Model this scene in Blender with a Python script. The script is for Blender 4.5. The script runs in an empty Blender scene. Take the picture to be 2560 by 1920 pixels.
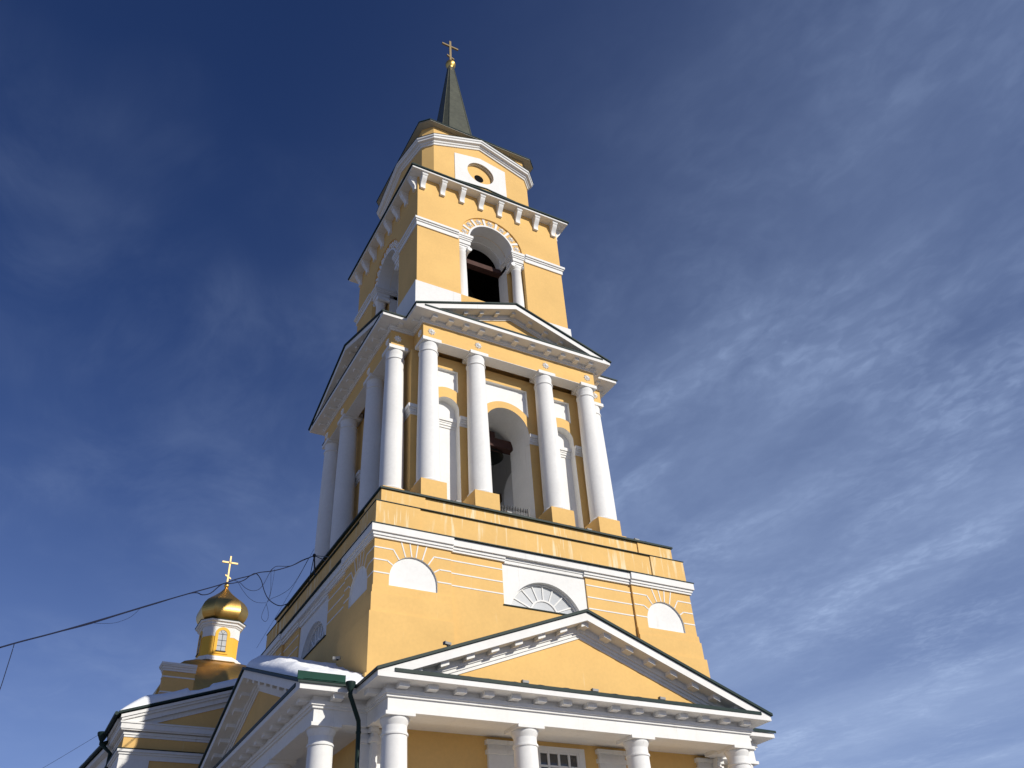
import bpy, bmesh, math, random
from mathutils import Vector, Matrix, noise
from mathutils.geometry import tessellate_polygon
random.seed(7)
S = bpy.context.scene
COL = S.collection
pi = math.pi

# ------------------------------------------------------------------ camera
CAM_POS = Vector((-15.147, -30.111, 1.6))
F_PX = 2170.57                      # focal length in pixels of a 2560 wide frame
def _cam_rot():
    a, b, c = math.radians(126.943), math.radians(-4.149), math.radians(-31.072)
    return (Matrix.Rotation(c, 3, 'Z') @ Matrix.Rotation(a, 3, 'X') @ Matrix.Rotation(b, 3, 'Z'))
CAM_R = _cam_rot()
cd = bpy.data.cameras.new('camera')
cam = bpy.data.objects.new('camera', cd)
COL.objects.link(cam)
cam.matrix_world = Matrix.Translation(CAM_POS) @ CAM_R.to_4x4()
cd.sensor_fit = 'HORIZONTAL'
cd.sensor_width = 36.0
cd.lens = F_PX / 2560 * 36.0
cd.clip_end = 6000
S.camera = cam

# ------------------------------------------------------------------ sky and sun
SUN_AZ, SUN_EL = math.radians(23.5), math.radians(26.0)      # azimuth measured from -Y towards +X
sun_vec = Vector((math.sin(SUN_AZ) * math.cos(SUN_EL), -math.cos(SUN_AZ) * math.cos(SUN_EL), math.sin(SUN_EL)))
sl = bpy.data.lights.new('sun', 'SUN')
sl.energy = 4.4
sl.angle = math.radians(0.53)
sl.color = (1.0, 0.945, 0.85)
so = bpy.data.objects.new('sun', sl)
COL.objects.link(so)
so.rotation_euler = (-sun_vec).to_track_quat('-Z', 'Y').to_euler()

W = bpy.data.worlds.new('World')
S.world = W
W.use_nodes = True
wn, wl = W.node_tree.nodes, W.node_tree.links
wn.clear()
def N(nodes, t, **kw):
    n = nodes.new(t)
    for k, v in kw.items():
        if k.startswith('i_'):
            n.inputs[k[2:].replace('_', ' ')].default_value = v
        else:
            setattr(n, k, v)
    return n
out = N(wn, 'ShaderNodeOutputWorld')
bg = N(wn, 'ShaderNodeBackground')
bg.inputs['Strength'].default_value = 0.07
sky = N(wn, 'ShaderNodeTexSky')
sky.sky_type = 'NISHITA'
sky.sun_disc = False
sky.sun_elevation = SUN_EL
sky.sun_rotation = math.atan2(sun_vec.x, sun_vec.y)
sky.altitude = 200
sky.air_density = 0.7
sky.dust_density = 0.0
sky.ozone_density = 6.0
tc = N(wn, 'ShaderNodeTexCoord')
sep = N(wn, 'ShaderNodeSeparateXYZ')
wl.new(tc.outputs['Generated'], sep.inputs[0])
def wmath(op, a, b=None, clamp=False):
    n = N(wn, 'ShaderNodeMath', operation=op, use_clamp=clamp)
    for i, v in enumerate((a, b)):
        if v is None: continue
        if isinstance(v, (int, float)): n.inputs[i].default_value = v
        else: wl.new(v, n.inputs[i])
    return n.outputs[0]
zc = wmath('MAXIMUM', sep.outputs['Z'], 0.06)
cu = wmath('DIVIDE', sep.outputs['X'], zc)
cv = wmath('DIVIDE', sep.outputs['Y'], zc)
comb = N(wn, 'ShaderNodeCombineXYZ')
wl.new(cu, comb.inputs[0]); wl.new(cv, comb.inputs[1])
def wnoise(scale, detail, rough, loc, sc=(1, 1, 1), rot=0.0, dist=0.0):
    m = N(wn, 'ShaderNodeMapping')
    m.inputs['Location'].default_value = loc
    m.inputs['Rotation'].default_value = (0, 0, rot)
    m.inputs['Scale'].default_value = sc
    wl.new(comb.outputs[0], m.inputs['Vector'])
    n = N(wn, 'ShaderNodeTexNoise')
    n.inputs['Scale'].default_value = scale
    n.inputs['Detail'].default_value = detail
    n.inputs['Roughness'].default_value = rough
    n.inputs['Distortion'].default_value = dist
    wl.new(m.outputs[0], n.inputs['Vector'])
    return n.outputs['Fac']
def wramp(x, a, b):
    n = N(wn, 'ShaderNodeMapRange', interpolation_type='SMOOTHSTEP')
    wl.new(x, n.inputs['Value'])
    n.inputs['From Min'].default_value = a
    n.inputs['From Max'].default_value = b
    return n.outputs[0]
# thin high cloud: long bands along Y, wisps and a fine mackerel ripple, plus the usual thickening towards the horizon
broad = wramp(wnoise(1.25, 4, 0.5, (3.7, 1.2, 0), (1.0, 0.38, 1), 0.10, 0.2), 0.28, 0.72)
wisp = wramp(wnoise(4.2, 8, 0.62, (0.4, 2.2, 0), (1.0, 0.60, 1), 0.2, 0.6), 0.28, 0.80)
patch = wramp(wnoise(2.1, 3, 0.5, (5.3, 0.7, 0), (1.0, 0.8, 1), 0.0), 0.38, 0.66)
ripp = wramp(wnoise(30, 3, 0.5, (1.0, 0.3, 0), (1.0, 0.7, 1), 0.45, 0.6), 0.34, 0.72)
bank = wramp(cu, 0.05, 1.35)
veil = wmath('ADD', wmath('MULTIPLY', broad, 0.20), wmath('MULTIPLY', wmath('MULTIPLY', broad, wisp), 0.13))
rip2 = wmath('MULTIPLY', wmath('MULTIPLY', ripp, wmath('ADD', wmath('MULTIPLY', patch, wisp), 0.10)), 0.20)
dens = wmath('MULTIPLY', wmath('ADD', wmath('ADD', veil, rip2), 0.15), bank)
left_wisp = wmath('MULTIPLY', wmath('MULTIPLY', wisp, patch), 0.12)
haze = wmath('MULTIPLY', wramp(wmath('DIVIDE', 1.0, zc), 1.15, 4.6), 0.36)
dens = wmath('ADD', wmath('ADD', dens, left_wisp), haze, clamp=True)
mixc = N(wn, 'ShaderNodeMix', data_type='RGBA')
wl.new(dens, mixc.inputs['Factor'])
wb = N(wn, 'ShaderNodeMix', data_type='RGBA', blend_type='MULTIPLY')      # camera white balance of the blue
wb.inputs['Factor'].default_value = 1.0
wb.inputs['B'].default_value = (0.78, 0.86, 1.18, 1)
wl.new(sky.outputs[0], wb.inputs['A'])
wl.new(wb.outputs['Result'], mixc.inputs['A'])
mixc.inputs['B'].default_value = (5.2, 6.8, 10.4, 1)
wl.new(mixc.outputs['Result'], bg.inputs['Color'])
wl.new(bg.outputs[0], out.inputs['Surface'])

S.view_settings.view_transform = 'Standard'
S.view_settings.look = 'None'
S.view_settings.exposure = 0.0
S.view_settings.gamma = 1.0

# ------------------------------------------------------------------ materials
def mat(name, color, rough=0.8, metal=0.0, spec=0.3, var=0.06, vscale=0.6, bump=0.0, bscale=40.0, streak=None, seams=None, fine=0.03):
    m = bpy.data.materials.new(name)
    m.use_nodes = True
    nt = m.node_tree
    nn, ll = nt.nodes, nt.links
    b = nn['Principled BSDF']
    b.inputs['Roughness'].default_value = rough
    b.inputs['Metallic'].default_value = metal
    b.inputs['Specular IOR Level'].default_value = spec
    geo = nn.new('ShaderNodeNewGeometry')
    n1 = nn.new('ShaderNodeTexNoise'); n1.inputs['Scale'].default_value = vscale; n1.inputs['Detail'].default_value = 5
    n1.inputs['Roughness'].default_value = 0.6
    n2 = nn.new('ShaderNodeTexNoise'); n2.inputs['Scale'].default_value = 9.0; n2.inputs['Detail'].default_value = 3
    ll.new(geo.outputs['Position'], n1.inputs['Vector']); ll.new(geo.outputs['Position'], n2.inputs['Vector'])
    mr = nn.new('ShaderNodeMapRange'); mr.inputs['From Min'].default_value = 0.25; mr.inputs['From Max'].default_value = 0.75
    mr.inputs['To Min'].default_value = 1 - var; mr.inputs['To Max'].default_value = 1 + var
    ll.new(n1.outputs['Fac'], mr.inputs['Value'])
    mr2 = nn.new('ShaderNodeMapRange'); mr2.inputs['From Min'].default_value = 0.25; mr2.inputs['From Max'].default_value = 0.75
    mr2.inputs['To Min'].default_value = 1 - fine; mr2.inputs['To Max'].default_value = 1 + fine
    ll.new(n2.outputs['Fac'], mr2.inputs['Value'])
    mu = nn.new('ShaderNodeMath'); mu.operation = 'MULTIPLY'
    ll.new(mr.outputs[0], mu.inputs[0]); ll.new(mr2.outputs[0], mu.inputs[1])
    vm = nn.new('ShaderNodeVectorMath'); vm.operation = 'SCALE'
    vm.inputs[0].default_value = color[:3]
    ll.new(mu.outputs[0], vm.inputs['Scale'])
    last = vm.outputs[0]
    if streak:
        col, thr, amt = streak
        mp = nn.new('ShaderNodeMapping'); mp.inputs['Scale'].default_value = (6.0, 6.0, 0.42)
        ll.new(geo.outputs['Position'], mp.inputs['Vector'])
        sn = nn.new('ShaderNodeTexNoise'); sn.inputs['Scale'].default_value = 1.0; sn.inputs['Detail'].default_value = 3
        sn.inputs['Roughness'].default_value = 0.65
        ll.new(mp.outputs[0], sn.inputs['Vector'])
        sr = nn.new('ShaderNodeMapRange'); sr.interpolation_type = 'SMOOTHSTEP'
        sr.inputs['From Min'].default_value = thr; sr.inputs['From Max'].default_value = thr + 0.10
        sr.inputs['To Max'].default_value = amt
        ll.new(sn.outputs['Fac'], sr.inputs['Value'])
        pn = nn.new('ShaderNodeTexNoise'); pn.inputs['Scale'].default_value = 0.9; pn.inputs['Detail'].default_value = 4
        ll.new(geo.outputs['Position'], pn.inputs['Vector'])
        pr = nn.new('ShaderNodeMapRange'); pr.inputs['From Min'].default_value = 0.38; pr.inputs['From Max'].default_value = 0.6
        ll.new(pn.outputs['Fac'], pr.inputs['Value'])
        pm = nn.new('ShaderNodeMath'); pm.operation = 'MULTIPLY'
        ll.new(sr.outputs[0], pm.inputs[0]); ll.new(pr.outputs[0], pm.inputs[1])
        mx = nn.new('ShaderNodeMix'); mx.data_type = 'RGBA'
        ll.new(pm.outputs[0], mx.inputs['Factor'])
        ll.new(last, mx.inputs['A']); mx.inputs['B'].default_value = (*col, 1)
        last = mx.outputs['Result']
    ll.new(last, b.inputs['Base Color'])
    if bump > 0:
        bn = nn.new('ShaderNodeTexNoise'); bn.inputs['Scale'].default_value = bscale; bn.inputs['Detail'].default_value = 4
        ll.new(geo.outputs['Position'], bn.inputs['Vector'])
        bp = nn.new('ShaderNodeBump'); bp.inputs['Strength'].default_value = bump; bp.inputs['Distance'].default_value = 0.02
        h = bn.outputs['Fac']
        if seams:
            wv = nn.new('ShaderNodeTexWave'); wv.wave_type = 'BANDS'; wv.bands_direction = 'DIAGONAL'
            wv.inputs['Scale'].default_value = seams; wv.inputs['Distortion'].default_value = 1.2
            ll.new(geo.outputs['Position'], wv.inputs['Vector'])
            ad = nn.new('ShaderNodeMath'); ad.operation = 'ADD'
            ll.new(h, ad.inputs[0]); ll.new(wv.outputs['Fac'], ad.inputs[1]); h = ad.outputs[0]
        ll.new(h, bp.inputs['Height'])
        ll.new(bp.outputs[0], b.inputs['Normal'])
    return m
CREAM = (0.80, 0.68, 0.44)
M = {
 'yellow': mat('yellow_plaster', (0.72, 0.46, 0.165), 0.85, var=0.085, vscale=0.45, fine=0.035, bump=0.08, streak=(CREAM, 0.66, 0.30)),
 'yellow_stain': mat('stained_yellow_plaster', (0.72, 0.46, 0.165), 0.85, var=0.08, bump=0.08, streak=(CREAM, 0.515, 0.85)),
 'white': mat('white_plaster', (0.755, 0.75, 0.725), 0.85, var=0.05, bump=0.10, vscale=0.9, fine=0.03, streak=((0.52, 0.50, 0.46), 0.60, 0.35)),
 'stucco': mat('white_stucco_ornament', (0.84, 0.84, 0.82), 0.8, var=0.03, bump=0.1),
 'cupola_yellow': mat('deep_yellow_paint', (0.82, 0.46, 0.055), 0.7, var=0.04),
 'green': mat('dark_green_sheet_metal', (0.014, 0.030, 0.027), 0.50, spec=0.14, var=0.25, vscale=2.0, bump=0.05, bscale=6),
 'greenbright': mat('green_painted_board', (0.006, 0.050, 0.034), 0.6, spec=0.12, var=0.2, vscale=3),
 'spire': mat('weathered_spire_sheet', (0.070, 0.074, 0.050), 0.45, spec=0.4, var=0.25, vscale=3.0, bump=0.45, bscale=4),
 'gold': mat('gilded_sheet', (0.74, 0.46, 0.13), 0.38, metal=1.0, var=0.12, vscale=2.5, bump=0.22, bscale=4.0, seams=9.0),
 'goldcross': mat('gilded_cross', (0.72, 0.52, 0.23), 0.5, metal=0.25, var=0.05),
 'olddgold': mat('dull_gilded_cross', (0.24, 0.18, 0.09), 0.5, metal=0.3, var=0.1),
 'greysoffit': mat('grey_painted_soffit', (0.36, 0.365, 0.33), 0.7, var=0.12),
 'pane': mat('frosted_pane', (0.49, 0.505, 0.51), 0.12, spec=0.6, var=0.10, vscale=1.3),
 'darkpane': mat('dark_window_glass', (0.045, 0.05, 0.055), 0.06, spec=0.8, var=0.2, vscale=2),
 'black': mat('painted_hole_black', (0.006, 0.005, 0.005), 0.9, spec=0.1),  # colour stands in for the shade inside the oculus hole
 'interior_dark': mat('painted_belfry_shade', (0.010, 0.008, 0.007), 0.9, var=0.3, vscale=3, spec=0.05),  # near-black colour carries the shade of the belfry interior, no real wood
 'beam': mat('red_brown_timber', (0.060, 0.026, 0.020), 0.75, var=0.25, vscale=4, bump=0.2),
 'bronze': mat('bell_bronze', (0.016, 0.019, 0.016), 0.5, metal=0.3, var=0.2, vscale=2),
 'iron': mat('black_iron', (0.012, 0.013, 0.014), 0.5, spec=0.4),
 'cable': mat('cable_rubber', (0.008, 0.012, 0.035), 0.7, spec=0.3),
 'lamp': mat('grey_lamp_housing', (0.24, 0.24, 0.23), 0.5, spec=0.4),
 'snow': mat('snow', (0.88, 0.90, 0.93), 0.75, var=0.05, bump=0.7, bscale=11),
 'ground': mat('trodden_snow', (0.26, 0.24, 0.225), 0.9, var=0.25, vscale=0.25, bump=0.3, bscale=4),
}

# ------------------------------------------------------------------ mesh helpers (local frame of a face: u right, v out of the wall, z up)
class MB:
    def __init__(s):
        s.v, s.f, s.m = [], [], []
    def add(s, vs, fs, m=0):
        o = len(s.v)
        s.v += [tuple(q) for q in vs]
        for f in fs:
            s.f.append([i + o for i in f]); s.m.append(m)
        return s
    def xbox(s, x0, x1, y0, y1, z0, z1, m=0):
        vs = [(x, y, z) for z in (z0, z1) for y in (y0, y1) for x in (x0, x1)]
        return s.add(vs, [(0, 2, 3, 1), (4, 5, 7, 6), (0, 1, 5, 4), (2, 6, 7, 3), (0, 4, 6, 2), (1, 3, 7, 5)], m)
    def box(s, u0, u1, v0, v1, z0, z1, m=0):
        return s.xbox(u0, u1, -v1, -v0, z0, z1, m)
    def prism(s, poly, z0, z1, m=0, top=True, bottom=True):
        n = len(poly)
        vs = [(x, y, z0) for x, y in poly] + [(x, y, z1) for x, y in poly]
        fs = [(i, (i + 1) % n, n + (i + 1) % n, n + i) for i in range(n)]
        tri = tessellate_polygon([[Vector((x, y, 0)) for x, y in poly]])
        if bottom: fs += [tuple(t) for t in tri]
        if top: fs += [tuple(i + n for i in t) for t in tri]
        return s.add(vs, fs, m)
    def uzprism(s, poly, v0, v1, m=0):
        """outline in (u,z), extruded along v"""
        n = len(poly)
        vs = [(u, -v0, z) for u, z in poly] + [(u, -v1, z) for u, z in poly]
        fs = [(i, (i + 1) % n, n + (i + 1) % n, n + i) for i in range(n)]
        tri = tessellate_polygon([[Vector((x, y, 0)) for x, y in poly]])
        fs += [tuple(t) for t in tri] + [tuple(i + n for i in t) for t in tri]
        return s.add(vs, fs, m)
    def plate(s, outer, holes, v0, v1, mf=0, mr=1, mitre=True):
        """wall layer with openings; front face at v1, reveals of the openings get material mr"""
        loops = [outer] + holes
        flat = [q for l in loops for q in l]
        W_ = max(abs(u) for u, z in outer)
        tri = tessellate_polygon([[Vector((u, z, 0)) for u, z in l] for l in loops])
        front = [(u, -v1, z) for u, z in flat]
        back = []
        for i, (u, z) in enumerate(flat):
            if mitre and i < len(outer) and abs(abs(u) - W_) < 1e-6:
                u = math.copysign(W_ - (v1 - v0), u)
            back.append((u, -v0, z))
        n = len(flat)
        s.add(front, [tuple(t) for t in tri], mf)
        s.add(back, [tuple(t) for t in tri], mf)
        o = 0
        for k, l in enumerate(loops):
            c = len(l)
            vs = [front[o + i] for i in range(c)] + [back[o + i] for i in range(c)]
            s.add(vs, [(i, (i + 1) % c, c + (i + 1) % c, c + i) for i in range(c)], mf if k == 0 else mr)
            o += c
        return s
    def lathe(s, prof, n=24, cx=0, cy=0, m=0, ang0=0.0, caps=True):
        vs = []
        for r, z in prof:
            for i in range(n):
                a = ang0 + 2 * pi * i / n
                vs.append((cx + r * math.cos(a), cy + r * math.sin(a), z))
        fs = []
        for j in range(len(prof) - 1):
            for i in range(n):
                fs.append((j * n + i, j * n + (i + 1) % n, (j + 1) * n + (i + 1) % n, (j + 1) * n + i))
        if caps:
            fs.append(tuple(range(n))[::-1]); fs.append(tuple(range((len(prof) - 1) * n, len(prof) * n)))
        return s.add(vs, fs, m)
    def loft(s, rings, m=0, caps=True):
        n = len(rings[0]); vs = [q for r in rings for q in r]; fs = []
        for j in range(len(rings) - 1):
            for i in range(n):
                fs.append((j * n + i, j * n + (i + 1) % n, (j + 1) * n + (i + 1) % n, (j + 1) * n + i))
        if caps:
            fs.append(tuple(range(n))[::-1]); fs.append(tuple(range((len(rings) - 1) * n, len(rings) * n)))
        return s.add(vs, fs, m)
    def sweep(s, path, prof, m=0):
        """closed path of (x,y,z) counter-clockwise, closed profile of (outward, dz)"""
        n = len(path); rings = []
        for i in range(n):
            p0, p1, p2 = (Vector(path[(i + k) % n][:2]) for k in (-1, 0, 1))
            d1 = (p1 - p0).normalized(); d2 = (p2 - p1).normalized()
            n1 = Vector((d1.y, -d1.x)); n2 = Vector((d2.y, -d2.x))
            mt = (n1 + n2); mt = mt / max(0.2, mt.dot(n1))
            rings.append([(p1.x + mt.x * d, p1.y + mt.y * d, path[i][2] + dz) for d, dz in prof])
        k = len(prof); vs = [q for r in rings for q in r]; fs = []
        for i in range(n):
            for j in range(k):
                a, b = i, (i + 1) % n
                fs.append((a * k + j, b * k + j, b * k + (j + 1) % k, a * k + (j + 1) % k))
        return s.add(vs, fs, m)
    def tube(s, pts, r, n=6, m=0):
        pts = [Vector(q) for q in pts]; rings = []
        for i, q in enumerate(pts):
            t = (pts[min(i + 1, len(pts) - 1)] - pts[max(i - 1, 0)])
            t = t.normalized() if t.length > 1e-9 else Vector((0, 0, 1))
            a = t.cross(Vector((0, 0, 1)))
            if a.length < 1e-3: a = t.cross(Vector((1, 0, 0)))
            a.normalize(); b = t.cross(a)
            rings.append([q + a * (r * math.cos(2 * pi * k / n)) + b * (r * math.sin(2 * pi * k / n)) for k in range(n)])
        return s.loft(rings, m)
    def mesh(s, name, mats, smooth=None):
        me = bpy.data.meshes.new(name)
        me.from_pydata(s.v, [], s.f)
        for k in mats: me.materials.append(M[k])
        me.polygons.foreach_set('material_index', s.m)
        bm = bmesh.new(); bm.from_mesh(me)
        bmesh.ops.remove_doubles(bm, verts=bm.verts, dist=1e-5)
        bmesh.ops.recalc_face_normals(bm, faces=bm.faces)
        if smooth is not None:
            for f in bm.faces: f.smooth = True
            for e in bm.edges:
                if len(e.link_faces) == 2 and e.calc_face_angle(0) > math.radians(smooth): e.smooth = False
        bm.to_mesh(me); bm.free()
        return me

def link(name, me, parent=None, loc=(0, 0, 0), rz=0.0):
    o = bpy.data.objects.new(name, me)
    COL.objects.link(o)
    o.parent = parent
    o.location = loc; o.rotation_euler = (0, 0, rz)
    return o
def tag(o, label, cat, group=None, kind=None):
    o['label'] = label; o['category'] = cat
    if group: o['group'] = group
    if kind: o['kind'] = kind
    return o
def struct(o):
    o['kind'] = 'structure'; return o
FRONT, LEFT, RIGHT, BACK = 0.0, -pi / 2, pi / 2, pi
SIDES = (FRONT, LEFT, RIGHT)
ALL = (FRONT, LEFT, RIGHT, BACK)
def parts(parent, name, mb, mats, sides=SIDES, smooth=None, loc=(0, 0, 0)):
    me = mb.mesh(name, mats, smooth)
    res = []
    for a in sides:
        q = Matrix.Rotation(a, 3, 'Z') @ Vector(loc)
        res.append(link(name, me, parent, q, a))
    return res
def part(parent, name, mb, mats, smooth=None, loc=(0, 0, 0)):
    return link(name, mb.mesh(name, mats, smooth), parent, loc)
def subs(parents, name, me, loc=(0, 0, 0), rz=0.0):
    return [link(name, me, q, loc, rz) for q in parents]
def cross_poly(a, b):
    return [(-a, -b), (a, -b), (a, -a), (b, -a), (b, a), (a, a), (a, b), (-a, b), (-a, a), (-b, a), (-b, -a), (-a, -a)]
def square(w): return [(-w, -w), (w, -w), (w, w), (-w, w)]
def chamfered(m, k): return [(-k, -m), (k, -m), (m, -k), (m, k), (k, m), (-k, m), (-m, k), (-m, -k)]
def arc(cx, cz, r, a0, a1, n, rz=None):
    rz = r if rz is None else rz
    return [(cx + r * math.cos(math.radians(a0 + (a1 - a0) * i / n)), cz + rz * math.sin(math.radians(a0 + (a1 - a0) * i / n))) for i in range(n + 1)]
def arch(cx, hw, z0, zs, r=None, n=20):
    r = hw if r is None else r
    pts = [(cx + hw, z0)]
    if abs(r - hw) > 1e-6: pts.append((cx + hw, zs))
    pts += arc(cx, zs, r, 0, 180, n)
    if abs(r - hw) > 1e-6: pts.append((cx - hw, zs))
    pts.append((cx - hw, z0))
    return pts
def rect(u0, u1, z0, z1): return [(u0, z0), (u1, z0), (u1, z1), (u0, z1)]

# ------------------------------------------------------------------ ground
g = MB().xbox(-1500, 1500, -1500, 1500, -0.5, 0.0)
struct(link('ground', g.mesh('ground', ['ground'])))

# ------------------------------------------------------------------ bell tower
T = bpy.data.objects.new('bell_tower', None); COL.objects.link(T)
tag(T, 'tall yellow and white classical bell tower with green spire, tiered columns and pediments', 'bell tower')

# ---- ground storey behind the lower porticoes
part(T, 'podium', MB().prism(cross_poly(7.2, 8.9), 0.0, 0.9), ['white'])
core = MB()
for a in (0,):
    core.prism(square(6.1), 0.9, 9.3)
lowwall = part(T, 'ground_storey_wall', core, ['yellow'])
pil = MB()
pil.box(-0.5, 0.5, 6.05, 6.2, 0.9, 8.35).box(-0.56, 0.56, 6.05, 6.26, 8.35, 8.47).box(-0.5, 0.5, 6.05, 6.2, 8.47, 8.62).box(-0.57, 0.57, 6.05, 6.27, 8.62, 8.75)
for u in (-5.95, -1.97, 1.97, 5.95):
    parts(T, 'pilaster', pil, ['white'], SIDES, loc=(u, 0, 0))
# window behind the front columns
wcas = MB().plate(rect(-0.95, 0.95, 5.6, 8.72), [rect(-0.74, 0.74, 5.8, 8.58)], 6.07, 6.17, 0, 0, mitre=False)
wins = parts(T, 'window', wcas, ['white'])
for (u0, u1) in ((-0.665, -0.405), (-0.335, -0.035), (0.035, 0.335), (0.405, 0.665)):
    for (z0, z1) in ((5.8, 6.57), (6.63, 7.37), (7.43, 8.12), (8.18, 8.52)):
        subs(wins, 'pane', MB().box(u0 - 0.01, u1 + 0.01, 6.102, 6.112, z0 - 0.01, z1 + 0.01).mesh('pane', ['darkpane']))
fr = MB().box(-0.035, 0.035, 6.105, 6.16, 5.8, 8.58).mesh('mullion', ['white'])
for u in (-0.7, -0.37, 0.0, 0.37, 0.7): subs(wins, 'mullion', fr, (u, 0, 0))
fb = MB().box(-0.735, 0.735, 6.105, 6.15, -0.03, 0.03).mesh('glazing_bar', ['white'])
for z in (6.6, 7.4, 8.15, 8.55): subs(wins, 'glazing_bar', fb, (0, 0, z))

# ---- lower porticoes
ent = MB().prism(cross_poly(6.36, 7.9), 8.87, 9.13)
for a in ALL:
    c_, s_ = round(math.cos(a)), round(math.sin(a))
    def rot(p): return (p[0] * c_ - p[1] * s_, p[0] * s_ + p[1] * c_)
    for (u0, u1, v0, v1) in ((-6.36, 6.36, 7.15, 7.9), (-6.36, -5.65, 6.36, 7.15), (5.65, 6.36, 6.36, 7.15)):
        ent.prism([rot(q) for q in ((u0, -v1), (u1, -v1), (u1, -v0), (u0, -v0))], 8.755, 8.87)
part(T, 'lower_architrave', ent, ['white'])
crn = MB()
crn.prism(cross_poly(6.42, 7.96), 9.13, 9.20).prism(cross_poly(6.47, 8.01), 9.20, 9.31).prism(cross_poly(6.40, 7.94), 9.31, 9.45)
crn.prism(cross_poly(6.90, 8.50), 9.45, 9.60)
lcorn = part(T, 'lower_cornice', crn, ['white'])
mod = MB().box(-0.15, 0.15, 7.93, 8.27, 9.325, 9.452)
modm = mod.mesh('modillion', ['white'])
for a in SIDES:
    for i in range(-7, 8):
        link('modillion', modm, lcorn, Matrix.Rotation(a, 3, 'Z') @ Vector((0.862 * i, 0, 0)), a)
modr = MB().xbox(-6.78, -6.40, -0.15, 0.15, 9.315, 9.452).mesh('modillion', ['white'])
modq = MB().xbox(6.40, 6.78, -0.15, 0.15, 9.315, 9.452).mesh('modillion', ['white'])
for a in SIDES:
    q = Matrix.Rotation(a, 3, 'Z') @ Vector((0, -7.35, 0))
    link('modillion', modr, lcorn, q, a); link('modillion', modq, lcorn, q, a)

def column_meshes(prefix, r0, r1, z0, z1, ab_h, ab_t, base_h, base_k=1.22, ech=1.2):
    """shaft with entasis, round capital with square abacus, round base"""
    zs = z1 - ab_t
    shaft = MB(); prof = []
    zb, zt = z0 + base_h, zs - 0.10
    for i in range(11):
        t = i / 10
        prof.append((r0 + (r1 - r0) * (t ** 1.6), zb + (zt - zb) * t))
    shaft.lathe(prof, 32, caps=True)
    cap = MB()
    zn = zs - 0.42
    cap.lathe([(r1 * 1.0, zn - 0.035), (r1 * 1.10, zn - 0.03), (r1 * 1.12, zn), (r1 * 1.10, zn + 0.03), (r1 * 1.0, zn + 0.035)], 32)
    cap.lathe([(r1 * 1.01, zs - 0.20), (r1 * (1 + 0.35 * (ech - 1)), zs - 0.15), (r1 * (1 + 0.8 * (ech - 1)), zs - 0.08), (r1 * ech, zs - 0.03), (r1 * (ech - 0.03), zs)], 32)
    cap.xbox(-ab_h, ab_h, -ab_h, ab_h, zs, z1)
    bas = MB().lathe([(r0 * base_k, z0), (r0 * base_k * 1.02, z0 + base_h * 0.35), (r0 * base_k * 0.96, z0 + base_h * 0.62), (r0 * 1.06, z0 + base_h * 0.7), (r0 * 1.02, z0 + base_h)], 32)
    return (shaft.mesh(prefix, ['white'], 40), cap.mesh('capital', ['white'], 40), bas.mesh('column_base', ['white'], 40))
ls, lc, lb = column_meshes('column', 0.41, 0.335, 1.1, 8.757, 0.43, 0.095, 0.3)
lpl = MB().xbox(-0.55, 0.55, -0.55, 0.55, 0.85, 1.1).mesh('column_plinth', ['white'])
for a in ALL:
    for u in (-6.0, -1.97, 1.97, 6.0):
        q = Matrix.Rotation(a, 3, 'Z') @ Vector((u, -7.53, 0))
        c = link('column', ls, T, q, a)
        link('capital', lc, c); link('column_base', lb, c); link('column_plinth', lpl, c)

def rake_poly(A, z0, za, slope, t):
    """band under a gable line, cut level at z0; za = apex of the upper line"""
    ua = (za - z0) / slope; ub = (za - t - z0) / slope
    return [(-ua, z0), (0, za), (ua, z0), (ub, z0), (0, za - t), (-ub, z0)]
def pediment(prefix, A, zbase, za, slope, tfas, vt, vf, bed, mods, mod_w, mod_v, mod_h, roofm, capz, sides):
    tri_a = za - tfas
    h = (tri_a - zbase) / slope
    ty = parts(T, 'pediment', MB().uzprism([(-h, zbase), (h, zbase), (0, tri_a)], vt - 0.9, vt), ['yellow'], sides)
    rk = MB().uzprism(rake_poly(A, zbase, za, slope, tfas), vt - 0.9, vf)
    subs(ty, 'raking_cornice', rk.mesh('raking_cornice', ['white']))
    zz = tri_a
    bm_ = MB()
    for (d, dv) in bed:
        bm_.uzprism(rake_poly(A, zbase, zz, slope, d), vt - 0.5, vt + dv); zz -= d
    subs(ty, 'bed_moulding', bm_.mesh('bed_moulding', ['white']))
    for u in mods:
        mm = MB()
        top = lambda x: tri_a - slope * abs(x)
        us = [u - mod_w, u + mod_w] if abs(u) > 0.01 else [-mod_w, 0, mod_w]
        poly = [(x, top(x) + 0.02) for x in us] + [(x, top(x) - mod_h) for x in us[::-1]]
        mm.uzprism(poly, mod_v[0], mod_v[1])
        subs(ty, 'modillion', mm.mesh('modillion', ['white']))
    # sheet-metal gable roof behind the raking cornice, running back to the tower axis
    ro = MB()
    E_ = A + 0.045
    vr = vf + 0.07
    for sgn in (-1, 1):
        pl = [(0, vr, za), (sgn * E_, vr, za - slope * E_), (sgn * E_, E_ + 0.0, za - slope * E_), (0, 0, za)]
        vs = [(x, -v, z + 0.012) for x, v, z in pl] + [(x, -v, z + 0.012 + capz) for x, v, z in pl]
        ro.add(vs, [(0, 1, 2, 3), (4, 5, 6, 7), (0, 1, 5, 4), (1, 2, 6, 5), (2, 3, 7, 6), (3, 0, 4, 7)])
    rf = parts(T, 'gable_roof', ro, [roofm], sides)
    return ty, rf
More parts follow.
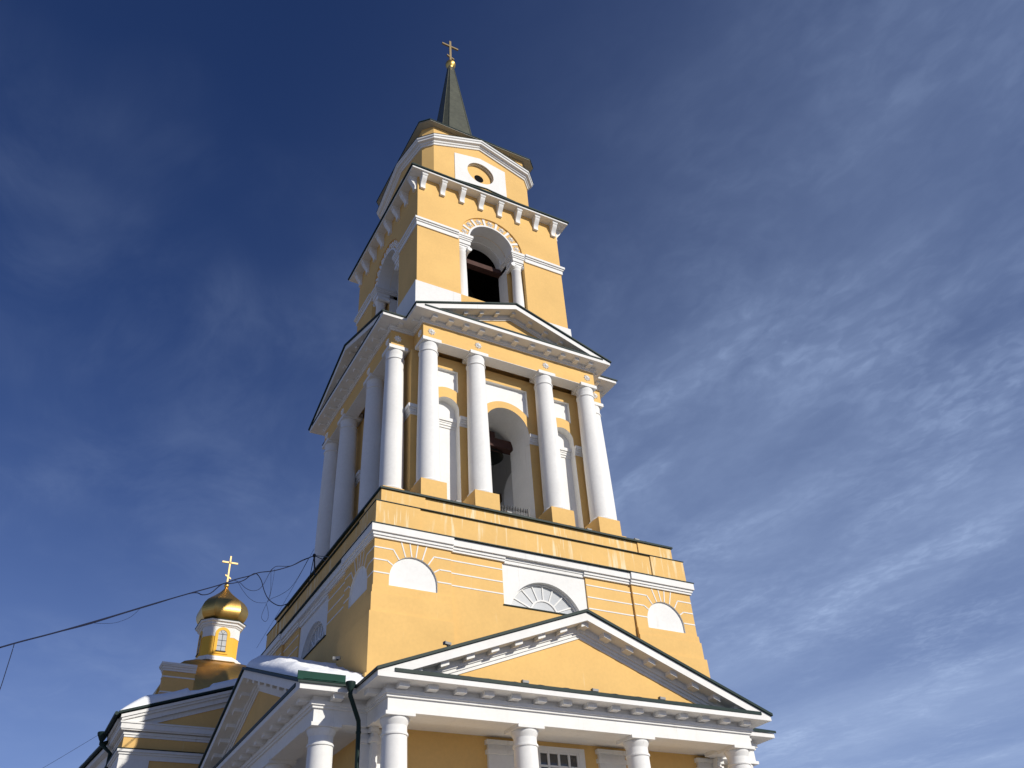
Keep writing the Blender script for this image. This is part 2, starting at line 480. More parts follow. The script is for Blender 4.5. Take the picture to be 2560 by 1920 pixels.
pediment('lower', 6.9, 9.602, 12.19, 0.3755, 0.26, 7.9, 8.5, ((0.19, 0.13), (0.10, 0.075), (0.10, 0.035)),
         [0.81 * i for i in range(-7, 8)], 0.13, (7.98, 8.34), 0.12, 'green', 0.085, ALL)
# metal gutter lying along the front edge of the horizontal cornice
gut = MB().box(-6.42, 6.5, 8.30, 8.53, 9.602, 9.70).box(-6.42, 6.5, 7.9, 8.30, 9.602, 9.66)
parts(T, 'cornice_flashing', gut, ['green'], SIDES)

# ---- base tier with lunettes
ZB0, ZB1 = 9.3, 14.65
part(T, 'base_tier_core', MB().prism(square(5.9), ZB0, 16.6), ['yellow'])
fan_c, fan_R = 12.665, 1.485
def fan_arc(r, z0, n=24):
    a = math.degrees(math.asin((z0 - fan_c) / r))
    return arc(0, fan_c, r, a, 180 - a, n)
zsill = 13.10
fan_hole = fan_arc(fan_R, zsill)
bay = MB()
bay.plate(rect(-3.66, 3.66, ZB0, ZB1), [rect(-1.69, 1.69, zsill, 14.60)], 6.2, 6.255, 0, 0, mitre=False)
bays = parts(T, 'central_bay_wall', bay, ['yellow', 'white'])
wp = MB().plate(rect(-1.8, 1.8, 12.9, 14.64), [fan_hole], 6.0, 6.2, 0, 0, mitre=False)
wps = parts(T, 'white_window_panel', wp, ['white'])
parts(T, 'sheet_sill', MB().box(-1.72, 1.72, 6.1, 6.30, zsill - 0.035, zsill - 0.005), ['green'])
# rest of the bay wall behind (below the panel)
rim = MB()
ro_, ri_ = fan_arc(fan_R, zsill), fan_arc(fan_R - 0.055, zsill)
rim.uzprism(ro_ + ri_[::-1], 5.986, 6.05)
wmesh = parts(T, 'fanlight', rim, ['white'])
hub_c, hub_r = 13.02, 0.55
ho, hi = arc(0, hub_c, hub_r + 0.03, 9, 171, 14), arc(0, hub_c, hub_r - 0.03, 9, 171, 14)
subs(wmesh, 'hub_bar', MB().uzprism(ho + hi[::-1], 5.986, 6.02).mesh('hub_bar', ['white']))
def rim_len(a):
    d = Vector((math.cos(a), math.sin(a)))
    b_ = d.y * (hub_c - fan_c); c__ = (hub_c - fan_c) ** 2 - (fan_R - 0.03) ** 2
    return -b_ + math.sqrt(b_ * b_ - c__)
for k in range(8):
    A0, A1 = math.radians(max(4, 22.5 * k)), math.radians(min(176, 22.5 * (k + 1)))
    ang = [A0 + (A1 - A0) * q / 5 for q in range(6)]
    P_ = [(rim_len(a) * math.cos(a), hub_c + rim_len(a) * math.sin(a)) for a in ang] + [(hub_r * math.cos(a), hub_c + hub_r * math.sin(a)) for a in ang[::-1]]
    subs(wmesh, 'pane', MB().uzprism(P_, 5.955, 5.985).mesh('pane', ['pane']))
subs(wmesh, 'pane', MB().uzprism(arc(0, hub_c, hub_r, 4, 176, 14), 5.955, 5.985).mesh('pane', ['pane']))
for k in range(1, 8):
    a = math.radians(22.5 * k)
    d = Vector((math.cos(a), math.sin(a)))
    L = rim_len(a)
    p0, p1 = d * hub_r, d * L
    nrm = Vector((-d.y, d.x)) * 0.023
    poly = [(q.x, q.y + hub_c) for q in (p0 - nrm, p1 - nrm, p1 + nrm, p0 + nrm)]
    subs(wmesh, 'glazing_bar', MB().uzprism(poly, 5.987, 6.015).mesh('glazing_bar', ['white']))

# corner piers, stepping out towards the ground
pier_steps = ((9.61, 10.2, 6.55), (10.2, 12.12, 6.47), (12.12, 12.75, 6.41), (12.75, 13.0, 6.375))
LUN_U, LUN_H, LUN_Z0, LUN_ZS = 4.985, 0.83, 13.07, 13.32
for sx in (-1, 1):
    for sy in (-1, 1):
        pm = MB()
        for z0, z1, w in pier_steps:
            xs = sorted((sx * 3.65, sx * w)); ys = sorted((sy * 3.65, sy * w))
            pm.xbox(xs[0], xs[1], ys[0], ys[1], z0, z1)
        xs = sorted((sx * 3.65, sx * 6.27)); ys = sorted((sy * 3.65, sy * 6.27))
        pm.xbox(xs[0], xs[1], ys[0], ys[1], 13.0, ZB1 + 0.05)
        part(T, 'corner_pier', pm, ['yellow'])
for sgn in (-1, 1):
    out_ = [(sgn * 6.34, 13.0), (sgn * 3.65, 13.0), (sgn * 3.65, ZB1), (sgn * 6.34, ZB1)]
    pl = MB().plate(out_, [arch(sgn * LUN_U, LUN_H, LUN_Z0, LUN_ZS)], 6.27, 6.34, 0, 1)
    pf = parts(T, 'pier_facing', pl, ['yellow', 'white'])
    lp = MB().uzprism(arch(sgn * LUN_U, LUN_H + 0.01, LUN_Z0 - 0.01, LUN_ZS), 6.262, 6.278)
    subs(pf, 'blind_lunette', lp.mesh('blind_lunette', ['white']))
    # painted joints of the rusticated facing
    def joint(pts, wd=0.042):
        mb = MB()
        for (a, b) in zip(pts[:-1], pts[1:]):
            a, b = Vector(a), Vector(b); d = (b - a).normalized(); nn_ = Vector((-d.y, d.x)) * wd / 2
            e = d * wd * 0.3
            mb.uzprism([tuple(a - e - nn_), tuple(b + e - nn_), tuple(b + e + nn_), tuple(a - e + nn_)], 6.335, 6.352)
        return mb.mesh('white_joint', ['white'])
    U = lambda x: sgn * LUN_U + x
    J = []
    inn, outr = (-1 if sgn > 0 else 1), (1 if sgn > 0 else -1)    # inn: towards the window
    for side, far in ((inn, 1.31), (outr, 1.335)):
        J.append([(U(side * far), 14.30), (U(side * 0.71), 14.30), (U(side * 0.51), 13.99)])
        J.append([(U(side * far), 13.885), (U(side * 0.905), 13.885), (U(side * 0.72), 13.76)])
        J.append([(U(side * far), 13.45), (U(side * 0.845), 13.45)])
    for x0, x1 in ((-0.44, -0.29), (-0.14, -0.075), (0.14, 0.075), (0.45, 0.30)):
        J.append([(U(x0), 14.615), (U(x1), LUN_ZS + math.sqrt(LUN_H ** 2 - x1 ** 2) + 0.02)])
    for j in J: subs(pf, 'white_joint', joint(j))
for z in (14.335, 13.885, 13.455):
    jm = MB().box(-3.64, -1.70, 6.25, 6.267, z - 0.021, z + 0.021).mesh('white_joint', ['white'])
    jn = MB().box(1.70, 3.64, 6.25, 6.267, z - 0.021, z + 0.021).mesh('white_joint', ['white'])
    subs(bays, 'white_joint', jm); subs(bays, 'white_joint', jn)
# base cornice
cn = MB()
for z0, z1, w in ((14.62, 14.70, 6.40), (14.70, 14.80, 6.44), (14.80, 15.05, 6.50)):
    for sx in (-1, 1):
        for sy in (-1, 1):
            xs = sorted((sx * 3.60, sx * w)); ys = sorted((sy * 3.60, sy * w))
            cn.xbox(xs[0], xs[1], ys[0], ys[1], z0, z1)
for a in ALL:
    c_, s_ = round(math.cos(a)), round(math.sin(a))
    for (u0, u1, v, z0, z1) in ((-3.61, 3.61, 6.435, 14.80, 15.045), (-3.61, -1.6, 6.33, 14.62, 14.70), (1.6, 3.61, 6.33, 14.62, 14.70),
                                (-3.61, -1.6, 6.37, 14.70, 14.80), (1.6, 3.61, 6.37, 14.70, 14.80), (-1.6, 1.6, 6.275, 14.585, 14.70), (-1.6, 1.6, 6.305, 14.70, 14.80)):
        cn.prism([(x * c_ - y * s_, x * s_ + y * c_) for x, y in ((u0, -v), (u1, -v), (u1, -5.85), (u0, -5.85))], z0, z1)
part(T, 'base_cornice', cn, ['white'])
capm = MB().prism(square(6.525), 15.055, 15.085)
part(T, 'cornice_flashing', capm, ['green'])
# two stepped attic courses
for (w, z0, z1, uj) in ((6.328, 15.086, 15.985, 4.76), (6.069, 16.015, 16.62, 4.465)):
    st = MB().prism(square(w - 0.05), z0, z1)
    for sx in (-1, 1):
        for sy in (-1, 1):
            xs = sorted((sx * uj, sx * w)); ys = sorted((sy * uj, sy * w))
            st.xbox(xs[0], xs[1], ys[0], ys[1], z0, z1 - 0.002)
    part(T, 'attic_course', st, ['yellow_stain'])
part(T, 'ledge_flashing', MB().prism(square(6.355), 15.987, 16.012), ['green'])
lr = MB()
lr.loft([[(x * q, y * q, z) for x, y in square(1)] for q, z in ((6.06, 16.622), (6.13, 16.624), (6.13, 16.69), (6.09, 16.72), (5.0, 16.80), (4.2, 16.84))])
part(T, 'ledge_roof', lr, ['green'])

# ---- middle tier: core with arch, niches and panels
C2, Z2A, Z2B = 4.33, 16.7, 24.6
arch_sp, arch_h = 21.79, 1.03
nic_u, nic_h, nic_sp = 2.74, 0.53, 22.07
a_hole = arch(0, arch_h, 16.85, arch_sp, n=24)
def niche(s_): return arch(s_ * nic_u, nic_h, 17.0, nic_sp, n=20)
def arc_panel(cx, hw, ztop, zsp, R, n=16):
    a = math.degrees(math.acos(hw / R))
    return [(cx - hw, ztop)] + arc(cx, zsp, R, 180 - a, a, n) + [(cx + hw, ztop)]
cp = arc_panel(0, 1.09, 24.03, arch_sp, 1.36)
def sp(s_): return arc_panel(s_ * nic_u, 0.51, 24.03, nic_sp + 0.09, 0.93)
o2 = rect(-C2, C2, Z2A, Z2B)
w2 = parts(T, 'middle_tier_wall', MB().plate(o2, [a_hole, niche(-1), niche(1), cp, sp(-1), sp(1)], 4.18, C2, 0, 1), ['yellow', 'white'], ALL)
o2b = rect(-4.18, 4.18, Z2A, Z2B)
subs(w2, 'niche_layer', MB().plate(o2b, [a_hole, niche(-1), niche(1)], 3.98, 4.18, 0, 0).mesh('niche_layer', ['white']))
o2c = rect(-3.98, 3.98, Z2A, Z2B)
subs(w2, 'inner_wall', MB().plate(o2c, [arch(0, arch_h, 16.85, arch_sp, n=24)], 2.7, 3.98, 0, 0).mesh('inner_wall', ['white']))
part(T, 'belfry_floor', MB().prism(square(4.0), 16.60, 16.84), ['beam'])
part(T, 'belfry_ceiling', MB().prism(square(4.1), 24.58, 24.72), ['white'])
stc = MB()
def string_seg(mb, u0, u1, v):
    mb.box(u0, u1, v - 0.25, v, 21.30, 21.40).box(u0, u1, v - 0.25, v + 0.035, 21.402, 21.50).box(u0, u1, v - 0.25, v + 0.06, 21.502, 21.58).box(u0, u1, v - 0.25, v + 0.11, 21.582, 21.735)
for s_ in (-1, 1):
    sm = MB(); string_seg(sm, *sorted((s_ * (arch_h - 0.02), s_ * (nic_u - nic_h + 0.014))), 4.36)
    sn_ = MB(); string_seg(sn_, *sorted((s_ * (nic_u - nic_h), s_ * (nic_u + nic_h))), 4.02)
    subs(w2, 'string_course', sm.mesh('string_course', ['white']))
    subs(w2, 'niche_moulding', sn_.mesh('niche_moulding', ['white']))
for sx in (-1, 1):
    for sy in (-1, 1):
        mb = MB()
        for d, z0, z1 in ((0.03, 21.30, 21.40), (0.065, 21.402, 21.50), (0.09, 21.502, 21.58), (0.14, 21.582, 21.735)):
            xs = sorted((sx * (nic_u + nic_h - 0.014), sx * (C2 + d))); ys = sorted((sy * (nic_u + nic_h - 0.014), sy * (C2 + d)))
            mb.xbox(xs[0], xs[1], ys[0], ys[1], z0, z1)
        part(T, 'corner_string_course', mb, ['white'])
# entablature of the middle tier: yellow frieze, white soffit
en = MB().prism(cross_poly(4.18, 5.18), 24.96, 25.42)
sf = MB()
for a in ALL:
    c_, s_ = round(math.cos(a)), round(math.sin(a))
    for (u0, u1, v0, v1) in ((-4.18, 4.18, 4.60, 5.18), (-4.18, -3.60, 4.18, 4.60), (3.60, 4.18, 4.18, 4.60)):
        P_ = [(x * c_ - y * s_, x * s_ + y * c_) for x, y in ((u0, -v1), (u1, -v1), (u1, -v0), (u0, -v0))]
        en.prism(P_, 24.615, 24.96); sf.prism(P_, 24.595, 24.615)
    for s__ in (-1, 1):
        P_ = [(x * c_ - y * s_, x * s_ + y * c_) for x, y in ((s__ * 1.645 - 0.33, -4.60), (s__ * 1.645 + 0.33, -4.60), (s__ * 1.645 + 0.33, -4.32), (s__ * 1.645 - 0.33, -4.32))]
        sf.prism(P_, 24.60, 24.95)
part(T, 'middle_frieze', en, ['yellow'])
part(T, 'architrave_soffit', sf, ['white'])
c2 = MB().prism(cross_poly(4.24, 5.24), 25.42, 25.50).prism(cross_poly(4.29, 5.29), 25.50, 25.64).prism(cross_poly(4.76, 5.79), 25.64, 25.80)
mcorn = part(T, 'middle_cornice', c2, ['white'])
m2 = MB().box(-0.11, 0.11, 5.28, 5.60, 25.53, 25.642).mesh('modillion', ['white'])
U2 = (0, 0.82, 1.64, 2.37, 3.10, 3.82)
for a in SIDES:
    for u in U2:
        for s_ in ((1,) if u == 0 else (-1, 1)):
            link('modillion', m2, mcorn, Matrix.Rotation(a, 3, 'Z') @ Vector((s_ * u, 0, 0)), a)
    for s_ in (-1, 1):
        mb = MB().xbox(*sorted((s_ * 4.28, s_ * 4.56)), -0.095, 0.095, 25.555, 25.642)
        link('modillion', mb.mesh('modillion', ['white']), mcorn, Matrix.Rotation(a, 3, 'Z') @ Vector((0, -4.90, 0)), a)
pediment('middle', 4.76, 25.802, 27.50, 0.362, 0.25, 5.18, 5.79, ((0.16, 0.10), (0.07, 0.05)),
         [-3.1, -2.36, -1.60, -0.82, 0, 0.82, 1.60, 2.36, 3.1], 0.09, (5.26, 5.56), 0.10, 'green', 0.065, ALL)
parts(T, 'cornice_flashing', MB().box(-4.38, 4.38, 5.60, 5.815, 25.802, 25.875).box(-4.38, 4.38, 5.18, 5.60, 25.802, 25.845), ['green'], SIDES)
# rosettes
def rosette(r, depth, v, n=8):
    mb = MB()
    for k in range(n):
        a = 2 * pi * k / n
        cx, cz = 0.62 * r * math.cos(a), 0.62 * r * math.sin(a)
        d = Vector((math.cos(a), math.sin(a))); e = Vector((-d.y, d.x))
        pts = [Vector((0.18 * r * d.x, 0.18 * r * d.y)), Vector((cx, cz)) + e * 0.26 * r, d * r, Vector((cx, cz)) - e * 0.26 * r]
        mid = Vector((cx, cz))
        vs = [(q.x, -v, q.y) for q in pts] + [(q.x, -v - depth * 0.35, q.y) for q in pts] + [(mid.x, -v - depth, mid.y)]
        mb.add(vs, [(0, 1, 5, 4), (1, 2, 6, 5), (2, 3, 7, 6), (3, 0, 4, 7), (4, 5, 8), (5, 6, 8), (6, 7, 8), (7, 4, 8)])
    vs = []
    for rr, dd in ((0.3 * r, 0.0), (0.28 * r, depth * 0.9), (0.14 * r, depth * 1.3)):
        vs.append([(rr * math.cos(2 * pi * k / 10), -v - dd, rr * math.sin(2 * pi * k / 10)) for k in range(10)])
    mb.loft(vs)
    return mb.mesh('rosette', ['stucco'])
ros = rosette(0.18, 0.07, 0.0)
for a in SIDES:
    for u in (-3.81, -1.655, 1.655, 3.81):
        link('rosette', ros, T, Matrix.Rotation(a, 3, 'Z') @ Vector((u, -5.175, 25.04)), a)
    for s_ in (-1, 1):      # return faces of the portico ends
        link('rosette', ros, T, Matrix.Rotation(a, 3, 'Z') @ Vector((s_ * 4.175, -4.88, 25.05)), a + s_ * pi / 2)
# middle tier columns on yellow pedestals
ms, mc, mbz = column_meshes('column', 0.45, 0.368, 17.865, 24.665, 0.415, 0.165, 0.13, 1.14, 1.065)
mpd = MB().xbox(-0.512, 0.512, -0.512, 0.512, 16.75, 17.863).mesh('pedestal', ['yellow'])
mpl = MB().xbox(-0.53, 0.53, -0.53, 0.53, 16.70, 16.86).mesh('pedestal_skirting', ['white'])
for a in ALL:
    for u in (-3.81, -1.645, 1.645, 3.81):
        q = Matrix.Rotation(a, 3, 'Z') @ Vector((u, -4.85, 0))
        c = link('column', ms, T, q, a)
        link('capital', mc, c); link('column_base', mbz, c); link('pedestal', mpd, c); link('pedestal_skirting', mpl, c)
# iron railing in the front arch
rl = part(T, 'railing', MB().box(-1.1, 0.66, 4.41, 4.44, 17.68, 17.71).box(-1.1, 0.66, 4.41, 4.44, 17.15, 17.18), ['iron'])
bar = MB().box(-0.011, 0.011, 4.414, 4.436, 16.84, 17.95)
bar.loft([[(x, -4.425 + y, z) for x, y in ((-w, -w), (w, -w), (w, w), (-w, w))] for w, z in ((0.014, 17.88), (0.034, 17.96), (0.002, 18.10))])
bm1 = bar.mesh('baluster', ['iron'])
for i in range(15): link('baluster', bm1, rl, (-1.08 + i * 0.116, 0, 0))
link('rail_post', MB().box(0.63, 0.69, 4.395, 4.455, 16.84, 18.10).mesh('rail_post', ['iron']), rl)
# timber beams
part(T, 'timber_beam', MB().xbox(-2.9, 2.9, -2.95, -2.55, 21.80, 22.22), ['beam'])
part(T, 'timber_beam', MB().xbox(-0.2, 0.2, -2.9, 2.9, 22.222, 22.56), ['beam'])
part(T, 'timber_beam', MB().xbox(-2.9, 2.9, 1.2, 1.55, 21.80, 22.22), ['beam'])

# ---- upper tier
C3 = 3.99
Z3A, Z3B, SP3 = 28.60, 36.06, 33.02
def t3_hole(hw, R): return arch(0, hw, 28.95, SP3, R, 28)
o3 = rect(-C3, C3, Z3A, Z3B)
w3 = parts(T, 'upper_tier_wall', MB().plate(o3, [t3_hole(1.79, 1.743)], 3.92, C3, 0, 0), ['yellow'], ALL)
subs(w3, 'arch_band', MB().plate(rect(-3.92, 3.92, Z3A, Z3B), [t3_hole(1.79, 1.27)], 3.28, 3.92, 0, 0).mesh('arch_band', ['yellow']))
subs(w3, 'arch_lining', MB().plate(rect(-3.28, 3.28, Z3A, Z3B), [arch(0, 1.17, 28.95, SP3, 1.17, 28)], 2.45, 3.28, 0, 1).mesh('arch_lining', ['yellow', 'white']))
ring = arc(0, SP3, 1.285, 0, 180, 28) + arc(0, SP3, 1.19, 180, 0, 28)
subs(w3, 'arch_rim', MB().uzprism(ring, 3.282, 3.965).mesh('arch_rim', ['white']))
inr = arc(0, SP3, 1.175, 0, 180, 28) + arc(0, SP3, 1.10, 180, 0, 28)
subs(w3, 'inner_arch', MB().uzprism(inr, 2.40, 2.85).mesh('inner_arch', ['white']))
ros3 = rosette(0.195, 0.07, 0.0, 6)
for k in range(7):
    a = pi * (k + 0.5) / 7
    subs(w3, 'rosette', ros3, (1.50 * math.cos(a), -3.915, SP3 + 1.50 * math.sin(a)))
for k in range(1, 7):
    a = pi * k / 7
    d = Vector((math.cos(a), math.sin(a))); n_ = Vector((-d.y, d.x)) * 0.055
    P_ = [d * 1.28 - n_, d * 1.70 - n_ * 1.25, d * 1.70 + n_ * 1.25, d * 1.28 + n_]
    subs(w3, 'voussoir_bar', MB().uzprism([(q.x, q.y + SP3) for q in P_], 3.915, 3.955).mesh('voussoir_bar', ['white']))
subs(w3, 'painted_shade_lining', MB().plate(rect(-2.448, 2.448, 28.6, 34.6), [arch(0, 1.17, 28.95, SP3, 1.17, 28)], 2.39, 2.448, 0, 0).mesh('painted_shade_lining', ['interior_dark']))  # interior darkness painted on as a near-black layer behind the arch
part(T, 'belfry_floor', MB().prism(square(2.6), 28.62, 28.93), ['interior_dark'])
part(T, 'added_light_block', MB().xbox(-1.3, 1.3, 2.2, 2.385, 28.94, 34.4), ['interior_dark'])  # added board, stops daylight showing through the back arch
part(T, 'added_light_block', MB().xbox(2.2, 2.385, -1.3, 1.3, 28.94, 34.4), ['interior_dark'])  # added board, stops daylight showing through the right arch
part(T, 'belfry_ceiling', MB().prism(square(2.6), 34.62, 34.8), ['interior_dark'])
part(T, 'timber_beam', MB().xbox(-1.25, 1.25, -2.80, -2.46, 32.50, 32.78), ['beam'])
part(T, 'timber_beam', MB().xbox(-2.80, -2.46, -1.25, 1.25, 32.50, 32.78), ['beam'])
# string course
for sx in (-1, 1):
    for sy in (-1, 1):
        sc = MB()
        for d, z0, z1 in ((0.06, 32.56, 32.80), (0.11, 32.80, 32.89), (0.165, 32.89, 33.02)):
            w = C3 + d
            P_ = [(1.85, w), (w, w), (w, 1.85), (3.6, 1.85), (3.6, 3.6), (1.85, 3.6)]
            sc.prism([(sx * x, sy * y) for x, y in P_], z0, z1)
        part(T, 'upper_string_course', sc, ['white'])
# paired columns in the openings with scrolled capitals
t3s = MB().lathe([(0.30, 28.95), (0.31, 29.02), (0.30, 29.08), (0.272, 29.14), (0.268, 30.2), (0.235, 32.0), (0.25, 32.02), (0.25, 32.06), (0.235, 32.08), (0.235, 32.16)], 28).mesh('column', ['white'], 40)
t3c = MB()
t3c.lathe([(0.235, 32.10), (0.29, 32.20), (0.29, 32.26)], 24)
t3c.xbox(-0.33, 0.33, -0.31, 0.31, 32.34, 32.44)
t3c.xbox(-0.30, 0.30, -0.27, 0.27, 32.26, 32.341)
for sx in (-1, 1):
    rings = []
    for y, rr in ((-0.33, 0.085), (-0.325, 0.115), (-0.2, 0.10), (0, 0.075), (0.2, 0.10), (0.325, 0.115), (0.33, 0.085)):
        rings.append([(sx * 0.33 + rr * math.cos(2 * pi * k / 14), y, 32.22 + rr * math.sin(2 * pi * k / 14)) for k in range(14)])
    t3c.loft(rings)
t3cm = t3c.mesh('scroll_capital', ['stucco'], 40)
blk = MB()
for d, z0, z1 in ((0.0, 32.44, 32.66), (0.04, 32.66, 32.76), (0.075, 32.76, 32.86), (0.11, 32.86, 33.018)):
    blk.xbox(-0.36 - d, 0.36 + d, -0.36 - d, 0.9, z0, z1)
blkm = blk.mesh('impost_block', ['white'])
for a in SIDES:
    for u in (-1.53, 1.53):
        c = link('column', t3s, T, Matrix.Rotation(a, 3, 'Z') @ Vector((u, -3.62, 0)), a)
        link('scroll_capital', t3cm, c); link('impost_block', blkm, c)
# plinth of the upper tier
for sx in (-1, 1):
    for sy in (-1, 1):
        xs = sorted((sx * 1.83, sx * 4.08)); ys = sorted((sy * 1.83, sy * 4.08))
        part(T, 'upper_plinth', MB().xbox(xs[0], xs[1], ys[0], ys[1], 27.2, 28.88), ['white'])
part(T, 'upper_plinth_core', MB().prism(square(4.03), 25.9, 28.93), ['yellow'])
# eave with scroll brackets
e3 = MB().prism(square(4.47), 36.06, 36.17)
ev = part(T, 'upper_eave', e3, ['white'])
part(T, 'upper_roof', MB().loft([[(x * q, y * q, z) for x, y in square(1)] for q, z in ((4.3, 36.175), (4.54, 36.172), (4.54, 36.26), (3.95, 36.55), (3.5, 36.6))]), ['green'])
gp = [(-3.7, 36.3), (3.7, 36.3), (3.7, 36.93), (0, 37.33), (-3.7, 36.93)]
gpo = parts(T, 'attic_parapet', MB().uzprism(gp, 3.3, 3.80), ['yellow'])
subs(gpo, 'parapet_flashing', MB().uzprism([(-3.74, 36.932), (0, 37.332), (3.74, 36.932), (3.74, 36.985), (0, 37.385), (-3.74, 36.985)], 3.3, 3.85).mesh('parapet_flashing', ['green']))
bp_ = []
for t in range(0, 13):
    z = 35.98 - t * (35.98 - 35.22) / 12
    x = t / 12
    v = 0.13 + 0.23 * (0.5 + 0.5 * math.cos(pi * min(1, x * 1.25))) + 0.02 * math.sin(x * 2 * pi)
    bp_.append((v, z))
def bracket():
    mb = MB(); w = 0.125
    pts = [(0.0, 35.22)] + [(v, z) for v, z in bp_[::-1]] + [(0.0, 35.98)]
    n = len(pts)
    vs = [(-w, -3.985 - v, z) for v, z in pts] + [(w, -3.985 - v, z) for v, z in pts]
    fs = [(i, (i + 1) % n, n + (i + 1) % n, n + i) for i in range(n)]
    tri = tessellate_polygon([[Vector((v, z, 0)) for v, z in pts]])
    fs += [tuple(t) for t in tri] + [tuple(i + n for i in t) for t in tri]
    mb.add(vs, fs)
    mb.xbox(-w - 0.03, w + 0.03, -4.385, -3.985, 35.945, 36.062).xbox(-w - 0.012, w + 0.012, -4.37, -3.985, 35.90, 35.9448)
    return mb.mesh('scroll_bracket', ['white'], 35)
bk = bracket()
for a in SIDES:
    for i in range(8):
        link('scroll_bracket', bk, ev, Matrix.Rotation(a, 3, 'Z') @ Vector((-3.75 + i * 1.0714, 0, 0)), a)

# ---- octagonal lantern stage
OM, OK_ = 3.247, 2.771
part(T, 'octagon_core', MB().prism(chamfered(OM - 0.45, OK_ - 0.45), 36.4, 41.7), ['yellow'])
zoc, zoa = 40.10, 41.18       # underside of the cornice at the corners and at the gable apex
octo = []
cf = chamfered(OM, OK_)
for i in range(8):
    p0, p1 = cf[i], cf[(i + 1) % 8]
    octo.append((p0[0], p0[1], zoc))
    if i % 2 == 0: octo.append(((p0[0] + p1[0]) / 2, (p0[1] + p1[1]) / 2, zoa))
oc_r = 0.80
wl8 = parts(T, 'octagon_wall', MB().plate(rect(-OK_, OK_, 36.4, 41.70), [arc(0, 39.2, oc_r, 0, 350, 35)], OM - 0.42, OM, 0, 1, mitre=False), ['yellow', 'white'], ALL)
dg = MB()
for sx in (-1, 1):
    for sy in (-1, 1):
        P_ = [(sx * OK_, sy * OM), (sx * OM, sy * OK_), (sx * (OM - 0.6), sy * OK_ * 0.7), (sx * OK_ * 0.7, sy * (OM - 0.6))]
        dg = MB().prism(P_, 36.4, 41.70)
        part(T, 'octagon_corner_wall', dg, ['yellow'])
pan = [(-1.55, 37.0), (1.55, 37.0), (1.55, 40.13), (0, 40.46), (-1.55, 40.13)]
subs(wl8, 'oculus_panel', MB().plate(pan, [arc(0, 39.2, oc_r, 0, 350, 35)], OM - 0.1, OM + 0.03, 0, 0, mitre=False).mesh('oculus_panel', ['white']))
subs(wl8, 'oculus_back', MB().uzprism(arc(0, 39.2, oc_r + 0.05, 0, 350, 35), OM - 0.46, OM - 0.20).mesh('oculus_back', ['yellow']))
subs(wl8, 'oculus_dark_disc', MB().uzprism(arc(0, 39.0, 0.275, 0, 345, 23), OM - 0.45, OM - 0.192).mesh('oculus_dark_disc', ['black']))  # solid black disc, the dark of the hole is painted
part(T, 'octagon_cornice', MB().sweep(octo, [(-0.2, 0.0), (0.06, 0.0), (0.08, 0.10), (0.14, 0.12), (0.16, 0.20), (0.30, 0.24), (0.31, 0.36), (0.36, 0.38), (0.37, 0.49), (-0.2, 0.49)]), ['white'])
part(T, 'octagon_flashing', MB().sweep([(x, y, z + 0.492) for x, y, z in octo], [(-0.2, 0.0), (0.39, 0.0), (0.39, 0.022), (-0.2, 0.05)]), ['green'])
def chz(m, k, z): return [(x, y, z) for x, y in chamfered(m, k)]
part(T, 'octagon_soffit', MB().prism(chamfered(3.57, 3.105), 41.70, 41.735), ['greysoffit'])
part(T, 'octagon_roof', MB().loft([chz(3.4, 2.96, 41.74), chz(3.60, 3.135, 41.737), chz(3.60, 3.135, 41.80), chz(2.4, 2.0, 42.7), chz(1.5, 1.05, 43.8), chz(1.25, 0.86, 44.0)]), ['green'])
sr = lambda z: (0.109 * (55.21 - z), 0.0755 * (55.21 - z))
spi = MB().loft([chz(*sr(43.9), 43.9), chz(*sr(53.75), 53.75)])
spo = part(T, 'spire', spi, ['spire'])
seam = MB()
for (a, b) in ((1, 0), (0, 1)):
    for s1 in (-1, 1):
        for s2 in (-1, 1):
            pts = []
            for z in (43.9, 53.7):
                m_, k_ = sr(z)
                pts.append((s1 * (m_ if a else k_), s2 * (k_ if a else m_), z))
            seam = MB().tube(pts, 0.022, 6)
            link('spire_seam', seam.mesh('spire_seam', ['spire']), spo)
part(T, 'spire_ball', MB().lathe([(0.16, 53.45), (0.17, 53.62), (0.20, 53.70), (0.30, 53.82), (0.345, 54.0), (0.30, 54.18), (0.18, 54.30), (0.10, 54.34), (0.09, 54.45)], 24), ['gold'], 50)
cr = MB().xbox(-0.07, 0.07, -0.05, 0.05, 54.40, 56.80)
crs = part(T, 'cross', cr, ['olddgold'])
link('crossbar', MB().xbox(-0.60, 0.60, -0.053, 0.053, 56.13, 56.26).mesh('crossbar', ['olddgold']), crs)
link('slanted_bar', MB().uzprism([(-0.26, 54.96), (-0.26, 55.08), (0.26, 54.84), (0.26, 54.72)], -0.053, 0.053).mesh('slanted_bar', ['olddgold']), crs)

# downpipe in the re-entrant corner
dp = MB().tube([(-7.18, -7.18, 9.62), (-7.16, -7.16, 9.30), (-6.74, -6.74, 8.78), (-6.72, -6.72, 8.6), (-6.72, -6.72, 0.3)], 0.062, 12)
dpo = part(T, 'downpipe', dp, ['green'], 60)
link('pipe_funnel', MB().lathe([(0.07, 9.42), (0.14, 9.60), (0.14, 9.66)], 14, -7.17, -7.17).mesh('pipe_funnel', ['green'], 60), dpo)
for z in (8.45, 7.4, 5.5): link('pipe_collar', MB().lathe([(0.074, z), (0.074, z + 0.06)], 12, -6.72, -6.72).mesh('pipe_collar', ['green']), dpo)
# green snow board on the left portico eave
sb = MB().xbox(-8.60, -7.25, -6.97, -6.93, 9.67, 9.90)
part(T, 'snow_board', sb, ['greenbright'])
part(T, 'eave_gutter', MB().xbox(-8.52, -7.25, -6.95, -6.86, 9.605, 9.665), ['green'])

